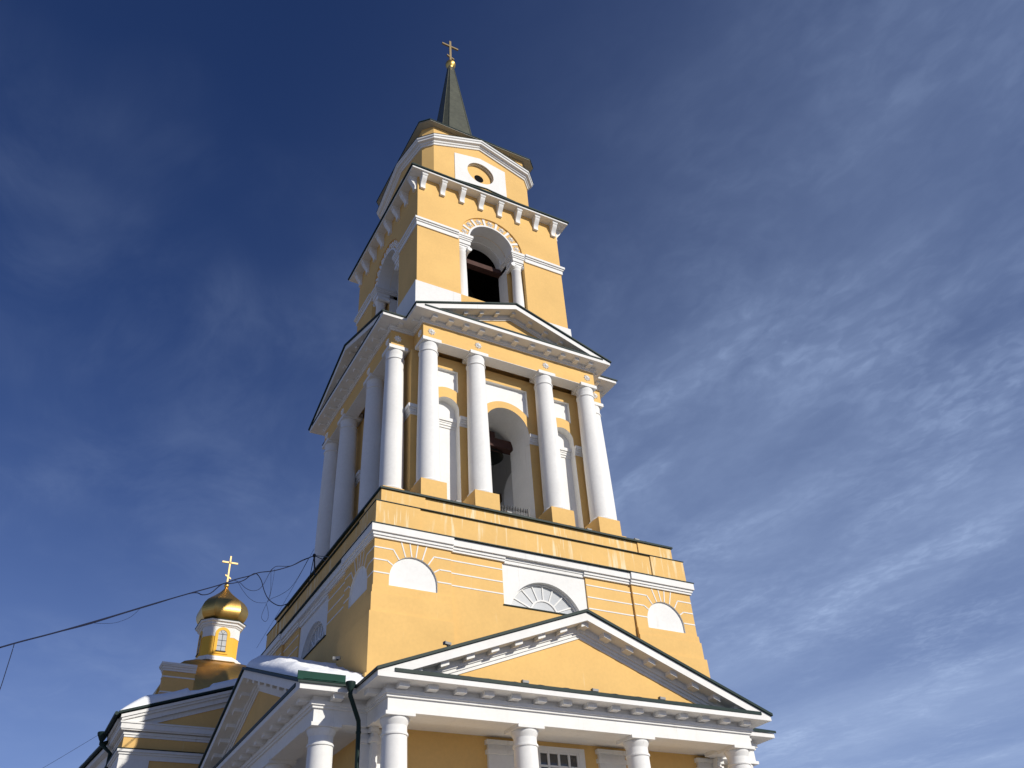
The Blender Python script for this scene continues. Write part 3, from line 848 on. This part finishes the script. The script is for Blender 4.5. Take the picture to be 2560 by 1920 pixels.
# bells
def bell(name, loc, s, label):
    b = MB().lathe([(0.02, 0.05), (0.30, 0.02), (0.42, -0.08), (0.50, -0.35), (0.58, -0.75), (0.74, -1.10), (0.92, -1.30), (0.95, -1.36), (0.90, -1.38), (0.75, -1.2), (0.1, -0.4)], 28)
    o = link(name, b.mesh(name, ['bronze'], 50), None, loc); o.scale = (s, s, s)
    tag(o, label, 'bell')
    link('bell_crown', MB().lathe([(0.10, 0.0), (0.16, 0.12), (0.10, 0.26), (0.02, 0.27)], 12).mesh('bell_crown', ['bronze'], 50), o)
    link('clapper', MB().lathe([(0.03, -0.4), (0.04, -1.3), (0.12, -1.45), (0.14, -1.58), (0.05, -1.7)], 12).mesh('clapper', ['iron'], 50), o)
    return o
bell('church_bell', (0, -0.35, 32.75), 1.75, 'huge black bell filling the arch of the upper tier')
bell('church_bell', (0.2, -2.1, 22.75), 0.76, 'dark bronze bell hanging under the red beam inside the middle tier arch')

# ------------------------------------------------------------------ snow on the left portico roof
def snow_sheet(name, fn_base, fn_h, x0, x1, y0, y1, nx, ny, label, cat='snow'):
    mb = MB(); top, bot = [], []
    for j in range(ny + 1):
        for i in range(nx + 1):
            x = x0 + (x1 - x0) * i / nx; y = y0 + (y1 - y0) * j / ny
            b = fn_base(x, y); h = max(0.0, fn_h(x, y, i / nx, j / ny))
            top.append((x, y, b + 0.02 + h)); bot.append((x, y, b + 0.005))
    n = (nx + 1) * (ny + 1); fs = []
    for j in range(ny):
        for i in range(nx):
            a = j * (nx + 1) + i
            fs.append((a, a + 1, a + nx + 2, a + nx + 1)); fs.append((n + a, n + a + nx + 1, n + a + nx + 2, n + a + 1))
    for i in range(nx):
        fs.append((i, n + i, n + i + 1, i + 1)); a = ny * (nx + 1) + i
        fs.append((a, a + 1, n + a + 1, n + a))
    for j in range(ny):
        a = j * (nx + 1); fs.append((a, a + nx + 1, n + a + nx + 1, n + a)); a += nx
        fs.append((a, n + a, n + a + nx + 1, a + nx + 1))
    mb.add(top + bot, fs)
    o = link(name, mb.mesh(name, ['snow'], 80))
    tag(o, label, cat, None, 'stuff')
    return o
def nz(x, y, s): return noise.noise(Vector((x * s, y * s, 3.1)))
def ed(t, w): return min(1.0, t / w) * min(1.0, (1 - t) / w)
snow_sheet('roof_snow', lambda x, y: 12.30 - 0.3755 * abs(y),
    lambda x, y, a, b: (0.20 + 0.24 * min(1, (y + 7.0) / 4.0) + 0.14 * nz(x, y, 0.75) + 0.04 * nz(x, y, 2.6)) * math.sqrt(max(0, min(1, min(a * 5, (b * 11)))) ) * min(1, (2.2 - y) / 1.0) + 0.02 * nz(x, y, 6),
    -8.45, -6.3, -6.97, 2.2, 36, 90, 'thick drift of snow on the left portico roof against the tower')
for (nm, x0, x1, y0, y1, z, lab) in (('ledge_snow', -6.30, -6.06, -6.02, -4.6, 16.012, 'thin strip of snow on the upper left ledge of the tower'),
                                ('ledge_snow', -6.49, -6.33, -6.42, -4.2, 15.086, 'thin strip of snow on the left cornice ledge of the tower')):
    snow_sheet(nm, lambda x, y, z=z: z, lambda x, y, a, b: 0.11 * math.sqrt(max(0, ed(a, 0.3) * ed(b, 0.12))) + 0.03 * nz(x, y, 4) * ed(b, 0.2), x0, x1, y0, y1, 8, 24, lab)

# ------------------------------------------------------------------ cathedral behind the tower
K = bpy.data.objects.new('cathedral', None); COL.objects.link(K); K.location = (0, 0, 0)
tag(K, 'yellow cathedral with white cornices and gold onion cupola behind the left of the tower', 'church')
NY = 8.0
nx0, nx1 = -11.02, 4.0
nw = MB().xbox(nx0, nx1, NY + 0.12, 46, 0, 12.5)
part(K, 'nave_wall', nw, ['yellow'])
sl_n = 0.332
zap = 12.46 + sl_n * 10.6
# front gable: horizontal cornice, tympanum and raking cornice
nc = MB()
for v, z0, z1 in ((0.06, 11.93, 12.02), (0.10, 12.02, 12.13), (0.22, 12.15, 12.20), (0.26, 12.20, 12.40), (0.30, 12.40, 12.46)):
    nc.xbox(nx0 - v + 0.05, nx1, NY + 0.15 - v, 46, z0, z1)
part(K, 'nave_cornice', nc, ['white'])
part(K, 'nave_gable', MB().add(*(lambda P_: ([(x, NY + 0.12, z) for x, z in P_] + [(x, NY + 1.5, z) for x, z in P_], [(0, 1, 2), (3, 5, 4), (0, 1, 4, 3), (1, 2, 5, 4), (2, 0, 3, 5)]))([(-11.0, 12.45), (9.6, 12.45), (-0.7, zap + 0.0)])), ['yellow'])
rk = MB()
def nrake(off0, off1, v, x0=-11.3):
    f = lambda x, o: 12.62 + sl_n * (x + 11.3) + o
    xs = (x0, -0.7)
    vs = []
    for y in (NY + 0.14 - v, NY + 1.0):
        vs += [(xs[0], y, max(12.462, f(xs[0], off0))), (xs[1], y, f(xs[1], off0)), (xs[1], y, f(xs[1], off1)), (xs[0], y, f(xs[0], off1))]
    rk.add(vs, [(0, 1, 2, 3), (4, 7, 6, 5), (0, 4, 5, 1), (1, 5, 6, 2), (2, 6, 7, 3), (3, 7, 4, 0)])
nrake(-0.06, 0.06, 0.34); nrake(-0.16, -0.06, 0.28, -11.25); 
def nrk2(off0, off1, v):
    f = lambda x, o: 12.62 + sl_n * (x + 11.3) + o
    x0 = -11.3 + (12.462 - 12.62 - off1) / sl_n
    x00 = -11.3 + (12.462 - 12.62 - off0) / sl_n
    vs = []
    for y in (NY + 0.14 - v, NY + 1.0):
        vs += [(x00, y, 12.462), (-0.7, y, f(-0.7, off0)), (-0.7, y, f(-0.7, off1)), (x0, y, 12.462)]
    rk.add(vs, [(0, 1, 2, 3), (4, 7, 6, 5), (0, 4, 5, 1), (1, 5, 6, 2), (2, 6, 7, 3), (3, 7, 4, 0)])
nrk2(-0.36, -0.16, 0.20); nrk2(-0.55, -0.36, 0.06)
part(K, 'nave_raking_cornice', rk, ['white'])
lo = MB()
for v, z0, z1 in ((0.16, 11.36, 11.46), (0.10, 11.28, 11.36), (0.05, 11.10, 11.28)):
    lo.xbox(nx0 - v, nx1, NY + 0.12 - v, 12.0, z0, z1)
part(K, 'frieze_string_course', lo, ['white'])
part(K, 'string_flashing', MB().xbox(nx0 - 0.19, nx1, NY - 0.07, 12.03, 11.462, 11.49), ['green'])
part(K, 'corner_pilaster', MB().xbox(nx0 - 0.04, -9.93, NY + 0.08, 9.6, 0, 11.10), ['white'])
# nave roof
rfv = []
ro = MB()
ro.add([(-11.42, NY - 0.25, 12.70), (-0.7, NY - 0.25, 12.70 + sl_n * 10.72), (-0.7, 11.0, 12.70 + sl_n * 10.72), (-11.42, 11.0, 12.70),
        (-11.42, NY - 0.25, 12.79), (-0.7, NY - 0.25, 12.79 + sl_n * 10.72), (-0.7, 11.0, 12.79 + sl_n * 10.72), (-11.42, 11.0, 12.79)],
       [(0, 1, 2, 3), (4, 5, 6, 7), (0, 1, 5, 4), (1, 2, 6, 5), (2, 3, 7, 6), (3, 0, 4, 7)])
part(K, 'nave_roof', ro, ['green'])
part(K, 'nave_gutter', MB().tube([(-11.50, NY - 0.3, 12.68), (-11.50, 10.9, 12.66)], 0.075, 8), ['green'], 60)
kp = part(K, 'nave_downpipe', MB().tube([(-11.56, 10.75, 12.6), (-11.56, 10.75, 12.3), (-11.14, 10.6, 11.9), (-11.14, 10.6, 0.3)], 0.085, 10), ['green'], 60)
link('pipe_funnel', MB().lathe([(0.10, 12.42), (0.22, 12.66), (0.22, 12.74)], 14, -11.56, 10.75).mesh('pipe_funnel', ['green'], 60), kp)
part(K, 'side_eave', MB().xbox(-11.36, -10.9, 8.3, 10.95, 12.50, 12.64), ['white'])
# aisle running back from the front bay, with a lower eave
part(K, 'aisle_wall', MB().prism([(-11.06, 10.9), (-12.0, 22.0), (-12.6, 30.0), (-9.0, 30.0), (-9.0, 10.9)], 0, 12.12), ['white'])
ais = [(-11.30, 10.98), (-12.24, 22.0), (-12.85, 30.0), (-9.0, 30.0), (-9.0, 10.98)]
part(K, 'aisle_cornice', MB().prism(ais, 12.121, 12.32), ['white'])
part(K, 'aisle_gutter', MB().tube([(-11.42, 11.0, 12.40), (-12.34, 22.0, 12.38), (-12.95, 30.0, 12.38)], 0.075, 8), ['green'], 60)
part(K, 'aisle_roof', MB().add([(-11.42, 11.0, 12.42), (-12.95, 30.0, 12.42), (-5.0, 30.0, 14.9), (-5.0, 11.0, 14.6), (-11.42, 11.0, 12.48), (-12.95, 30.0, 12.48), (-5.0, 30.0, 14.96), (-5.0, 11.0, 14.66)],
       [(0, 1, 2, 3), (4, 5, 6, 7), (0, 1, 5, 4), (1, 2, 6, 5), (2, 3, 7, 6), (3, 0, 4, 7)]), ['green'])
asn = MB(); rings = []
for k in range(0, 41):
    y = 11.15 + k * 0.3; xe = -11.40 - (y - 11.0) * 0.0805
    h = (0.20 + 0.09 * nz(0.0, y, 0.9)) * min(1, k / 4 + 0.05, (40 - k) / 6 + 0.05)
    rings.append([(xe + dx, y, 12.485 + 0.33 * dx + hh * h) for dx, hh in ((0.0, 0.0), (0.02, 0.7), (0.15, 1.0), (0.6, 1.0), (1.6, 0.9), (1.8, 0.0))])
asn.loft(rings)
tag(link('aisle_roof_snow', asn.mesh('aisle_roof_snow', ['snow'], 80)), 'grey shaded snow along the low eave of the cathedral aisle', 'snow', None, 'stuff')
snow_sheet('nave_roof_snow', lambda x, y: 12.79 + sl_n * (x + 11.42),
    lambda x, y, a, b: (0.42 + 0.12 * nz(x, y, 0.8)) * math.sqrt(max(0, ed(a, 0.14) * min(1, b * 8))) * (1.0 if x < -8.9 or x > -8.0 else 0.55 + 0.3 * abs(x + 8.45)),
    -11.38, -5.0, NY - 0.22, 10.9, 70, 24, 'sunlit snow edge on the left slope of the cathedral roof')
# square drum with gilded cloister vault and onion cupola
LX, LY = -4.6, 26.1
part(K, 'crossing_block', MB().xbox(LX - 4.2, LX + 6, 22.2, 40, 10, 17.2), ['yellow'])
pr = MB().xbox(-8.12, -6.39, 22.0, 22.5, 10, 19.40)
py = part(K, 'attic_pier', pr, ['yellow'])
pc = MB()
for d, z0, z1 in ((0.05, 19.40, 19.52), (0.10, 19.52, 19.64), (0.16, 19.64, 19.72), (0.20, 19.72, 19.84)):
    pc.xbox(-8.12 - d, -6.39 + 0.02, 22.0 - d, 22.5 + d, z0, z1)
link('pier_cornice', pc.mesh('pier_cornice', ['white']), py)
for z in (19.08, 18.22):
    link('pier_band', MB().xbox(-8.15, -6.37, 21.97, 22.52, z - 0.04, z + 0.04).mesh('pier_band', ['white']), py)
def sq_ring(c, h, z, bul=0.0): return [(c[0] + x * h, c[1] + y * h, z) for x, y in ((-1, -1), (0, -1 - bul), (1, -1), (1 + bul, 0), (1, 1), (0, 1 + bul), (-1, 1), (-1 - bul, 0))]
vl = MB().loft([sq_ring((LX, LY), h, z, 0.02) for h, z in ((3.95, 16.9), (3.85, 17.6), (3.62, 18.5), (3.25, 19.4), (2.75, 20.2), (2.2, 20.75), (1.6, 21.1), (1.2, 21.3))])
part(K, 'gilded_vault', vl, ['gold'], 30)
LM, LK = 1.10, 0.72
def lch(m, k, z): return [(LX + x, LY + y, z) for x, y in chamfered(m, k)]
dr = part(K, 'lantern_drum', MB().loft([lch(LM, LK, 21.2), lch(LM, LK, 22.90)]), ['cupola_yellow'])
link('drum_top', MB().loft([lch(LM + 0.02, LK + 0.008, 22.902), lch(LM + 0.02, LK + 0.008, 23.56)]).mesh('drum_top', ['white']), dr)
lpath = lch(LM, LK, 0)
link('drum_base', MB().sweep([(x, y, 21.30) for x, y, z in lpath], [(-0.2, 0.0), (0.30, 0.0), (0.29, 0.16), (0.14, 0.22), (0.13, 0.30), (0.04, 0.36), (-0.2, 0.36)]).mesh('drum_base', ['white']), dr)
link('drum_cornice', MB().sweep([(x, y, 23.56) for x, y, z in lpath], [(-0.3, 0.0), (0.06, 0.0), (0.12, 0.10), (0.16, 0.10), (0.16, 0.20), (0.28, 0.26), (0.30, 0.36), (-0.3, 0.36)]).mesh('drum_cornice', ['white']), dr)
link('drum_flashing', MB().sweep([(x, y, 23.922) for x, y, z in lpath], [(-0.3, 0.0), (0.335, 0.0), (0.335, 0.025), (-0.3, 0.06)]).mesh('drum_flashing', ['green']), dr)
for a, tx, ty in ((0, 0, -LM), (-pi / 2, -LM, 0)):
    wf = MB().plate(arch(0, 0.46, 21.86 - 0.05, 23.05, 0.46, 16), [arch(0, 0.275, 21.98, 23.05, 0.275, 16)], -0.03, 0.055, 0, 0, mitre=False)
    win = link('lantern_window', wf.mesh('lantern_window', ['cupola_yellow']), K, (LX + tx, LY + ty, 0), a)
    for u0, u1 in ((-0.28, -0.012), (0.012, 0.28)):
        for z0, z1 in ((21.97, 22.29), (22.31, 22.65), (22.67, 23.04)):
            link('pane', MB().uzprism(rect(u0, u1, z0, z1), 0.005, 0.03).mesh('pane', ['pane']), win)
    link('pane', MB().uzprism(arc(0, 23.052, 0.28, 0, 180, 14), 0.005, 0.03).mesh('pane', ['pane']), win)
    gb = MB().uzprism(rect(-0.014, 0.014, 21.98, 23.05), 0.028, 0.045)
    link('glazing_bar', gb.mesh('glazing_bar', ['iron']), win)
    for z in (22.30, 22.66, 23.05): link('glazing_bar', MB().uzprism(rect(-0.275, 0.275, z - 0.012, z + 0.012), 0.028, 0.046).mesh('glazing_bar', ['iron']), win)
    for sg in (-1, 1):
        link('glazing_bar', MB().uzprism([(-0.01, 23.05), (0.01, 23.05), (sg * 0.15 + 0.01, 23.28), (sg * 0.15 - 0.01, 23.28)], 0.028, 0.044).mesh('glazing_bar', ['iron']), win)
    link('window_sill', MB().uzprism(rect(-0.31, 0.31, 21.94, 21.985), 0.0, 0.12).mesh('window_sill', ['iron']), win)
prof = [(1.05, 23.93), (1.20, 24.06), (1.36, 24.26), (1.45, 24.5), (1.48, 24.72), (1.44, 24.95), (1.34, 25.2), (1.17, 25.45), (0.97, 25.65), (0.76, 25.83), (0.56, 26.02), (0.37, 26.22), (0.22, 26.42), (0.12, 26.58), (0.075, 26.68)]
on = MB().loft([[(LX + x, LY + y, z) for x, y in chamfered(r, r * 0.56)] for r, z in prof])
ono = part(K, 'onion_dome', on, ['gold'], 24)
link('finial_ball', MB().lathe([(0.07, 26.62), (0.15, 26.72), (0.17, 26.80), (0.13, 26.89), (0.06, 26.95)], 16, LX, LY).mesh('finial_ball', ['gold'], 60), ono)
cx = part(K, 'cupola_cross', MB().xbox(LX - 0.05, LX + 0.05, LY - 0.04, LY + 0.04, 26.9, 28.95), ['goldcross'])
link('crossbar', MB().xbox(LX - 0.52, LX + 0.52, LY - 0.043, LY + 0.043, 28.42, 28.53).mesh('crossbar', ['goldcross']), cx)
link('slanted_bar', MB().add(*(lambda P_: ([(LX + x, LY - 0.043, z) for x, z in P_] + [(LX + x, LY + 0.043, z) for x, z in P_], [(0, 1, 2, 3), (4, 7, 6, 5), (0, 4, 5, 1), (1, 5, 6, 2), (2, 6, 7, 3), (3, 7, 4, 0)]))([(-0.2, 27.50), (-0.2, 27.60), (0.2, 27.38), (0.2, 27.28)])).mesh('slanted_bar', ['goldcross']), cx)
link('cross_centre', MB().lathe([(0.02, 28.38), (0.10, 28.43), (0.10, 28.52), (0.02, 28.57)], 12, LX, LY).mesh('cross_centre', ['goldcross'], 60), cx)

# ------------------------------------------------------------------ small lamps on the ledges
def floodlight(loc, rz, label):
    e = bpy.data.objects.new('floodlight', None); COL.objects.link(e)
    e.location = loc; e.rotation_euler = (0, 0, rz); e.scale = (0.72, 0.72, 0.72)
    tag(e, label, 'lamp', 'floodlights on the ledges')
    if not hasattr(floodlight, 'me'):
        h = MB().xbox(-0.11, 0.13, -0.07, 0.07, 0.05, 0.15)
        h.loft([[(-0.11, y, z) for y, z in ((-0.07, 0.05), (0.07, 0.05), (0.07, 0.15), (-0.07, 0.15))], [(-0.17, y, z) for y, z in ((-0.085, 0.035), (0.085, 0.035), (0.085, 0.165), (-0.085, 0.165))]])
        floodlight.me = (h.mesh('housing', ['lamp']), MB().xbox(-0.03, 0.05, -0.04, 0.04, 0.0, 0.05).mesh('mount', ['iron']),
                         MB().xbox(-0.178, -0.171, -0.07, 0.07, 0.045, 0.155).mesh('lens', ['darkpane']))
    for n_, me in zip(('housing', 'mount', 'lens'), floodlight.me): link(n_, me, e)
    return e
for u, lab in ((-3.15, 'grey floodlight on the ledge right of the leftmost front column pedestal'), (-1.10, 'grey floodlight on the ledge beside the iron railing'),
               (2.35, 'grey floodlight on the ledge right of the third front column pedestal'), (4.55, 'grey floodlight on the ledge beyond the rightmost front pedestal')):
    floodlight((u, -5.95, 16.715), 0, lab)
for u, lab in ((-2.35, 'grey floodlight left of centre on the lower pediment cornice'), (0.05, 'grey floodlight at the middle of the lower pediment cornice'), (2.55, 'grey floodlight right of centre on the lower pediment cornice')):
    floodlight((u, -8.42, 9.703), 0, lab)
floodlight((-6.95, -5.2, 10.95), -0.6, 'dark floodlight standing in the snow on the left portico roof')
floodlight((-4.85, -8.50, 10.49), 0.2, 'grey floodlight on the left rake of the lower pediment')

# ------------------------------------------------------------------ cables
def ray(u, v):
    return (CAM_R @ Vector(((u - 1280) / F_PX, -(v - 960) / F_PX, -1.0))).normalized()
def on_plane(u, v, n, d):
    r = ray(u, v); return CAM_POS + r * ((d - n.dot(CAM_POS)) / n.dot(r))
mast_top = on_plane(560 + 1440 * 340 / 2169, 1360 + 185 * 340 / 2169, Vector((0, 1, 0)), 0.35)
r0 = ray(0, 1618); far_end = CAM_POS + r0 * ((8.6 - CAM_POS.z) / r0.z)
dirv = (far_end - mast_top); dirv.z = 0; dirv.normalize()
WPN = Vector((-dirv.y, dirv.x, 0)); WPD = WPN.dot(mast_top)
def smooth_path(pts, k=6):
    res = []
    P_ = [pts[0]] + pts + [pts[-1]]
    for i in range(1, len(P_) - 2):
        for j in range(k):
            t = j / k; a, b, c, d = P_[i - 1], P_[i], P_[i + 1], P_[i + 2]
            res.append(tuple(0.5 * ((2 * b[q]) + (-a[q] + c[q]) * t + (2 * a[q] - 5 * b[q] + 4 * c[q] - d[q]) * t * t + (-a[q] + 3 * b[q] - 3 * c[q] + d[q]) * t ** 3) for q in range(2)))
    res.append(tuple(pts[-1])); return res
def cable(px, r, label, sc=(0, 0, 1), n=None, d=None, group='overhead cables'):
    n = WPN if n is None else n; d = WPD if d is None else d
    pts = [on_plane(sc[0] + x * sc[2], sc[1] + y * sc[2], n, d) for x, y in smooth_path(px)]
    o = link('overhead_cable', MB().tube(pts, r * 0.6, 6).mesh('overhead_cable', ['cable'], 80))
    tag(o, label, 'cable', group)
    return o
A_ = (560, 1360, 340 / 2169); B_ = (0, 1360, 560 / 2212); C_ = (0, 1550, 300 / 1345)
def toA(p): return ((p[0] * B_[2] + B_[0] - A_[0]) / A_[2], (p[1] * B_[2] + B_[1] - A_[1]) / A_[2])
main1 = [(1440, 185), (1250, 265), (1080, 345), (800, 425), (560, 455), (400, 510), (200, 560), (0, 630)] + [toA(q) for q in ((2080, 430), (1880, 485), (1500, 595), (1180, 692), (880, 780), (520, 882), (200, 965), (0, 1022))]
cable(main1, 0.030, 'thick black cable running from the tower mast to the left edge', A_)
main2 = [(1435, 190), (1250, 255), (1060, 348), (850, 355), (780, 390), (740, 430)]
cable(main2, 0.018, 'black cable from the mast to the first knot of the bundle', A_)
main3 = [(1030, 945), (900, 985), (790, 945), (700, 865), (640, 740), (590, 570), (510, 470), (420, 505), (330, 570), (240, 605), (120, 628), (0, 632)] + [toA(q) for q in ((2160, 420), (2080, 485), (2000, 502), (1890, 485), (1500, 600), (1200, 690), (880, 790), (600, 862), (400, 915))]
cable(main3, 0.026, 'thick black cable looping down from the bundle to the tower ledge', A_)
cable([(170, 580), (260, 620), (340, 700), (450, 745), (560, 720), (640, 625), (720, 475), (780, 390)], 0.014, 'thin cable sagging in a loop right of the cupola cross', A_)
cable([(225, 610), (300, 740), (400, 860), (520, 930), (670, 938)], 0.010, 'thin cable sagging below the loop towards the knot', A_)
cable([(750, 430), (748, 560), (742, 760), (700, 900), (620, 1080), (600, 1180), (660, 1237), (705, 1170), (700, 1050), (675, 960)], 0.011, 'thin cable hanging in a drop-shaped loop', A_)
cable([(1345, 235), (1200, 500), (1060, 700), (900, 810), (760, 870), (690, 925)], 0.011, 'thin cable curving from the mast down to the knot', A_)
cable([(810, 400), (780, 600), (740, 800), (715, 900)], 0.009, 'thin cable hanging straight down beside the drop loop', A_)
cable([toA(q) for q in ((1380, 640), (1290, 720), (1150, 775), (1020, 785), (920, 780))], 0.008, 'thin cable sagging under the bundle left of the cupola', A_)
cable([(160, 268), (130, 370), (75, 545), (20, 720), (-10, 800)], 0.014, 'thin cable dropping from the bundle at the left edge', C_)
# long stay wire from the middle tier down towards the nave
cable([(1440, 75), (1150, 600), (850, 1120), (520, 1659)], 0.010, 'straight thin stay wire running down from the middle tier', A_, Vector((1, 0, 0)), -6.6)
cable([(1170, 1250), (1050, 1320), (700, 1530), (480, 1659), (300, 1760)], 0.012, 'thin wire running from the cathedral gutter to the lower left corner', C_, Vector((0, 1, 0)), 10.7)
# mast on the ledge
mast_base = Vector((-6.2, 0.35, 16.01))
mt_ = bpy.data.objects.new('cable_mast', None); COL.objects.link(mt_); mt_.location = mast_base
tag(mt_, 'black iron mast with braces on the left ledge of the tower', 'mast')
def rel(a): return tuple(Vector(a) - mast_base)
link('pole', MB().tube([(0, 0, 0), rel(mast_top)], 0.028, 8).mesh('pole', ['iron']), mt_)
for y, x, z in ((1.3, -6.2, 16.012), (-1.75, -6.2, 16.012), (-0.75, -6.08, 16.3)):
    link('brace', MB().tube([rel((x, y, z)), rel(mast_top)], 0.016, 6).mesh('brace', ['iron']), mt_)
link('insulator', MB().lathe([(0.05, rel(mast_top)[2] - 0.06), (0.07, rel(mast_top)[2]), (0.05, rel(mast_top)[2] + 0.06)], 10, rel(mast_top)[0], rel(mast_top)[1]).mesh('insulator', ['iron']), mt_)
# heating cable lying along the lower cornice
hc = [(-6.2 + 0.12 * i, -8.44 + 0.02 * math.sin(i * 1.7), 9.715 + 0.012 * math.sin(i * 0.9)) for i in range(0, 90)]
o = link('heating_cable', MB().tube(hc, 0.014, 5).mesh('heating_cable', ['cable']))
tag(o, 'thin black cable lying along the top of the lower pediment cornice', 'cable')
hc = [(-4.2 + 0.12 * i, -6.02 + 0.02 * math.sin(i * 1.3), 16.735 + 0.012 * math.sin(i * 1.1)) for i in range(0, 78)]
o = link('heating_cable', MB().tube(hc, 0.013, 5).mesh('heating_cable', ['cable']))
tag(o, 'thin black cable lying along the ledge under the middle tier columns', 'cable')
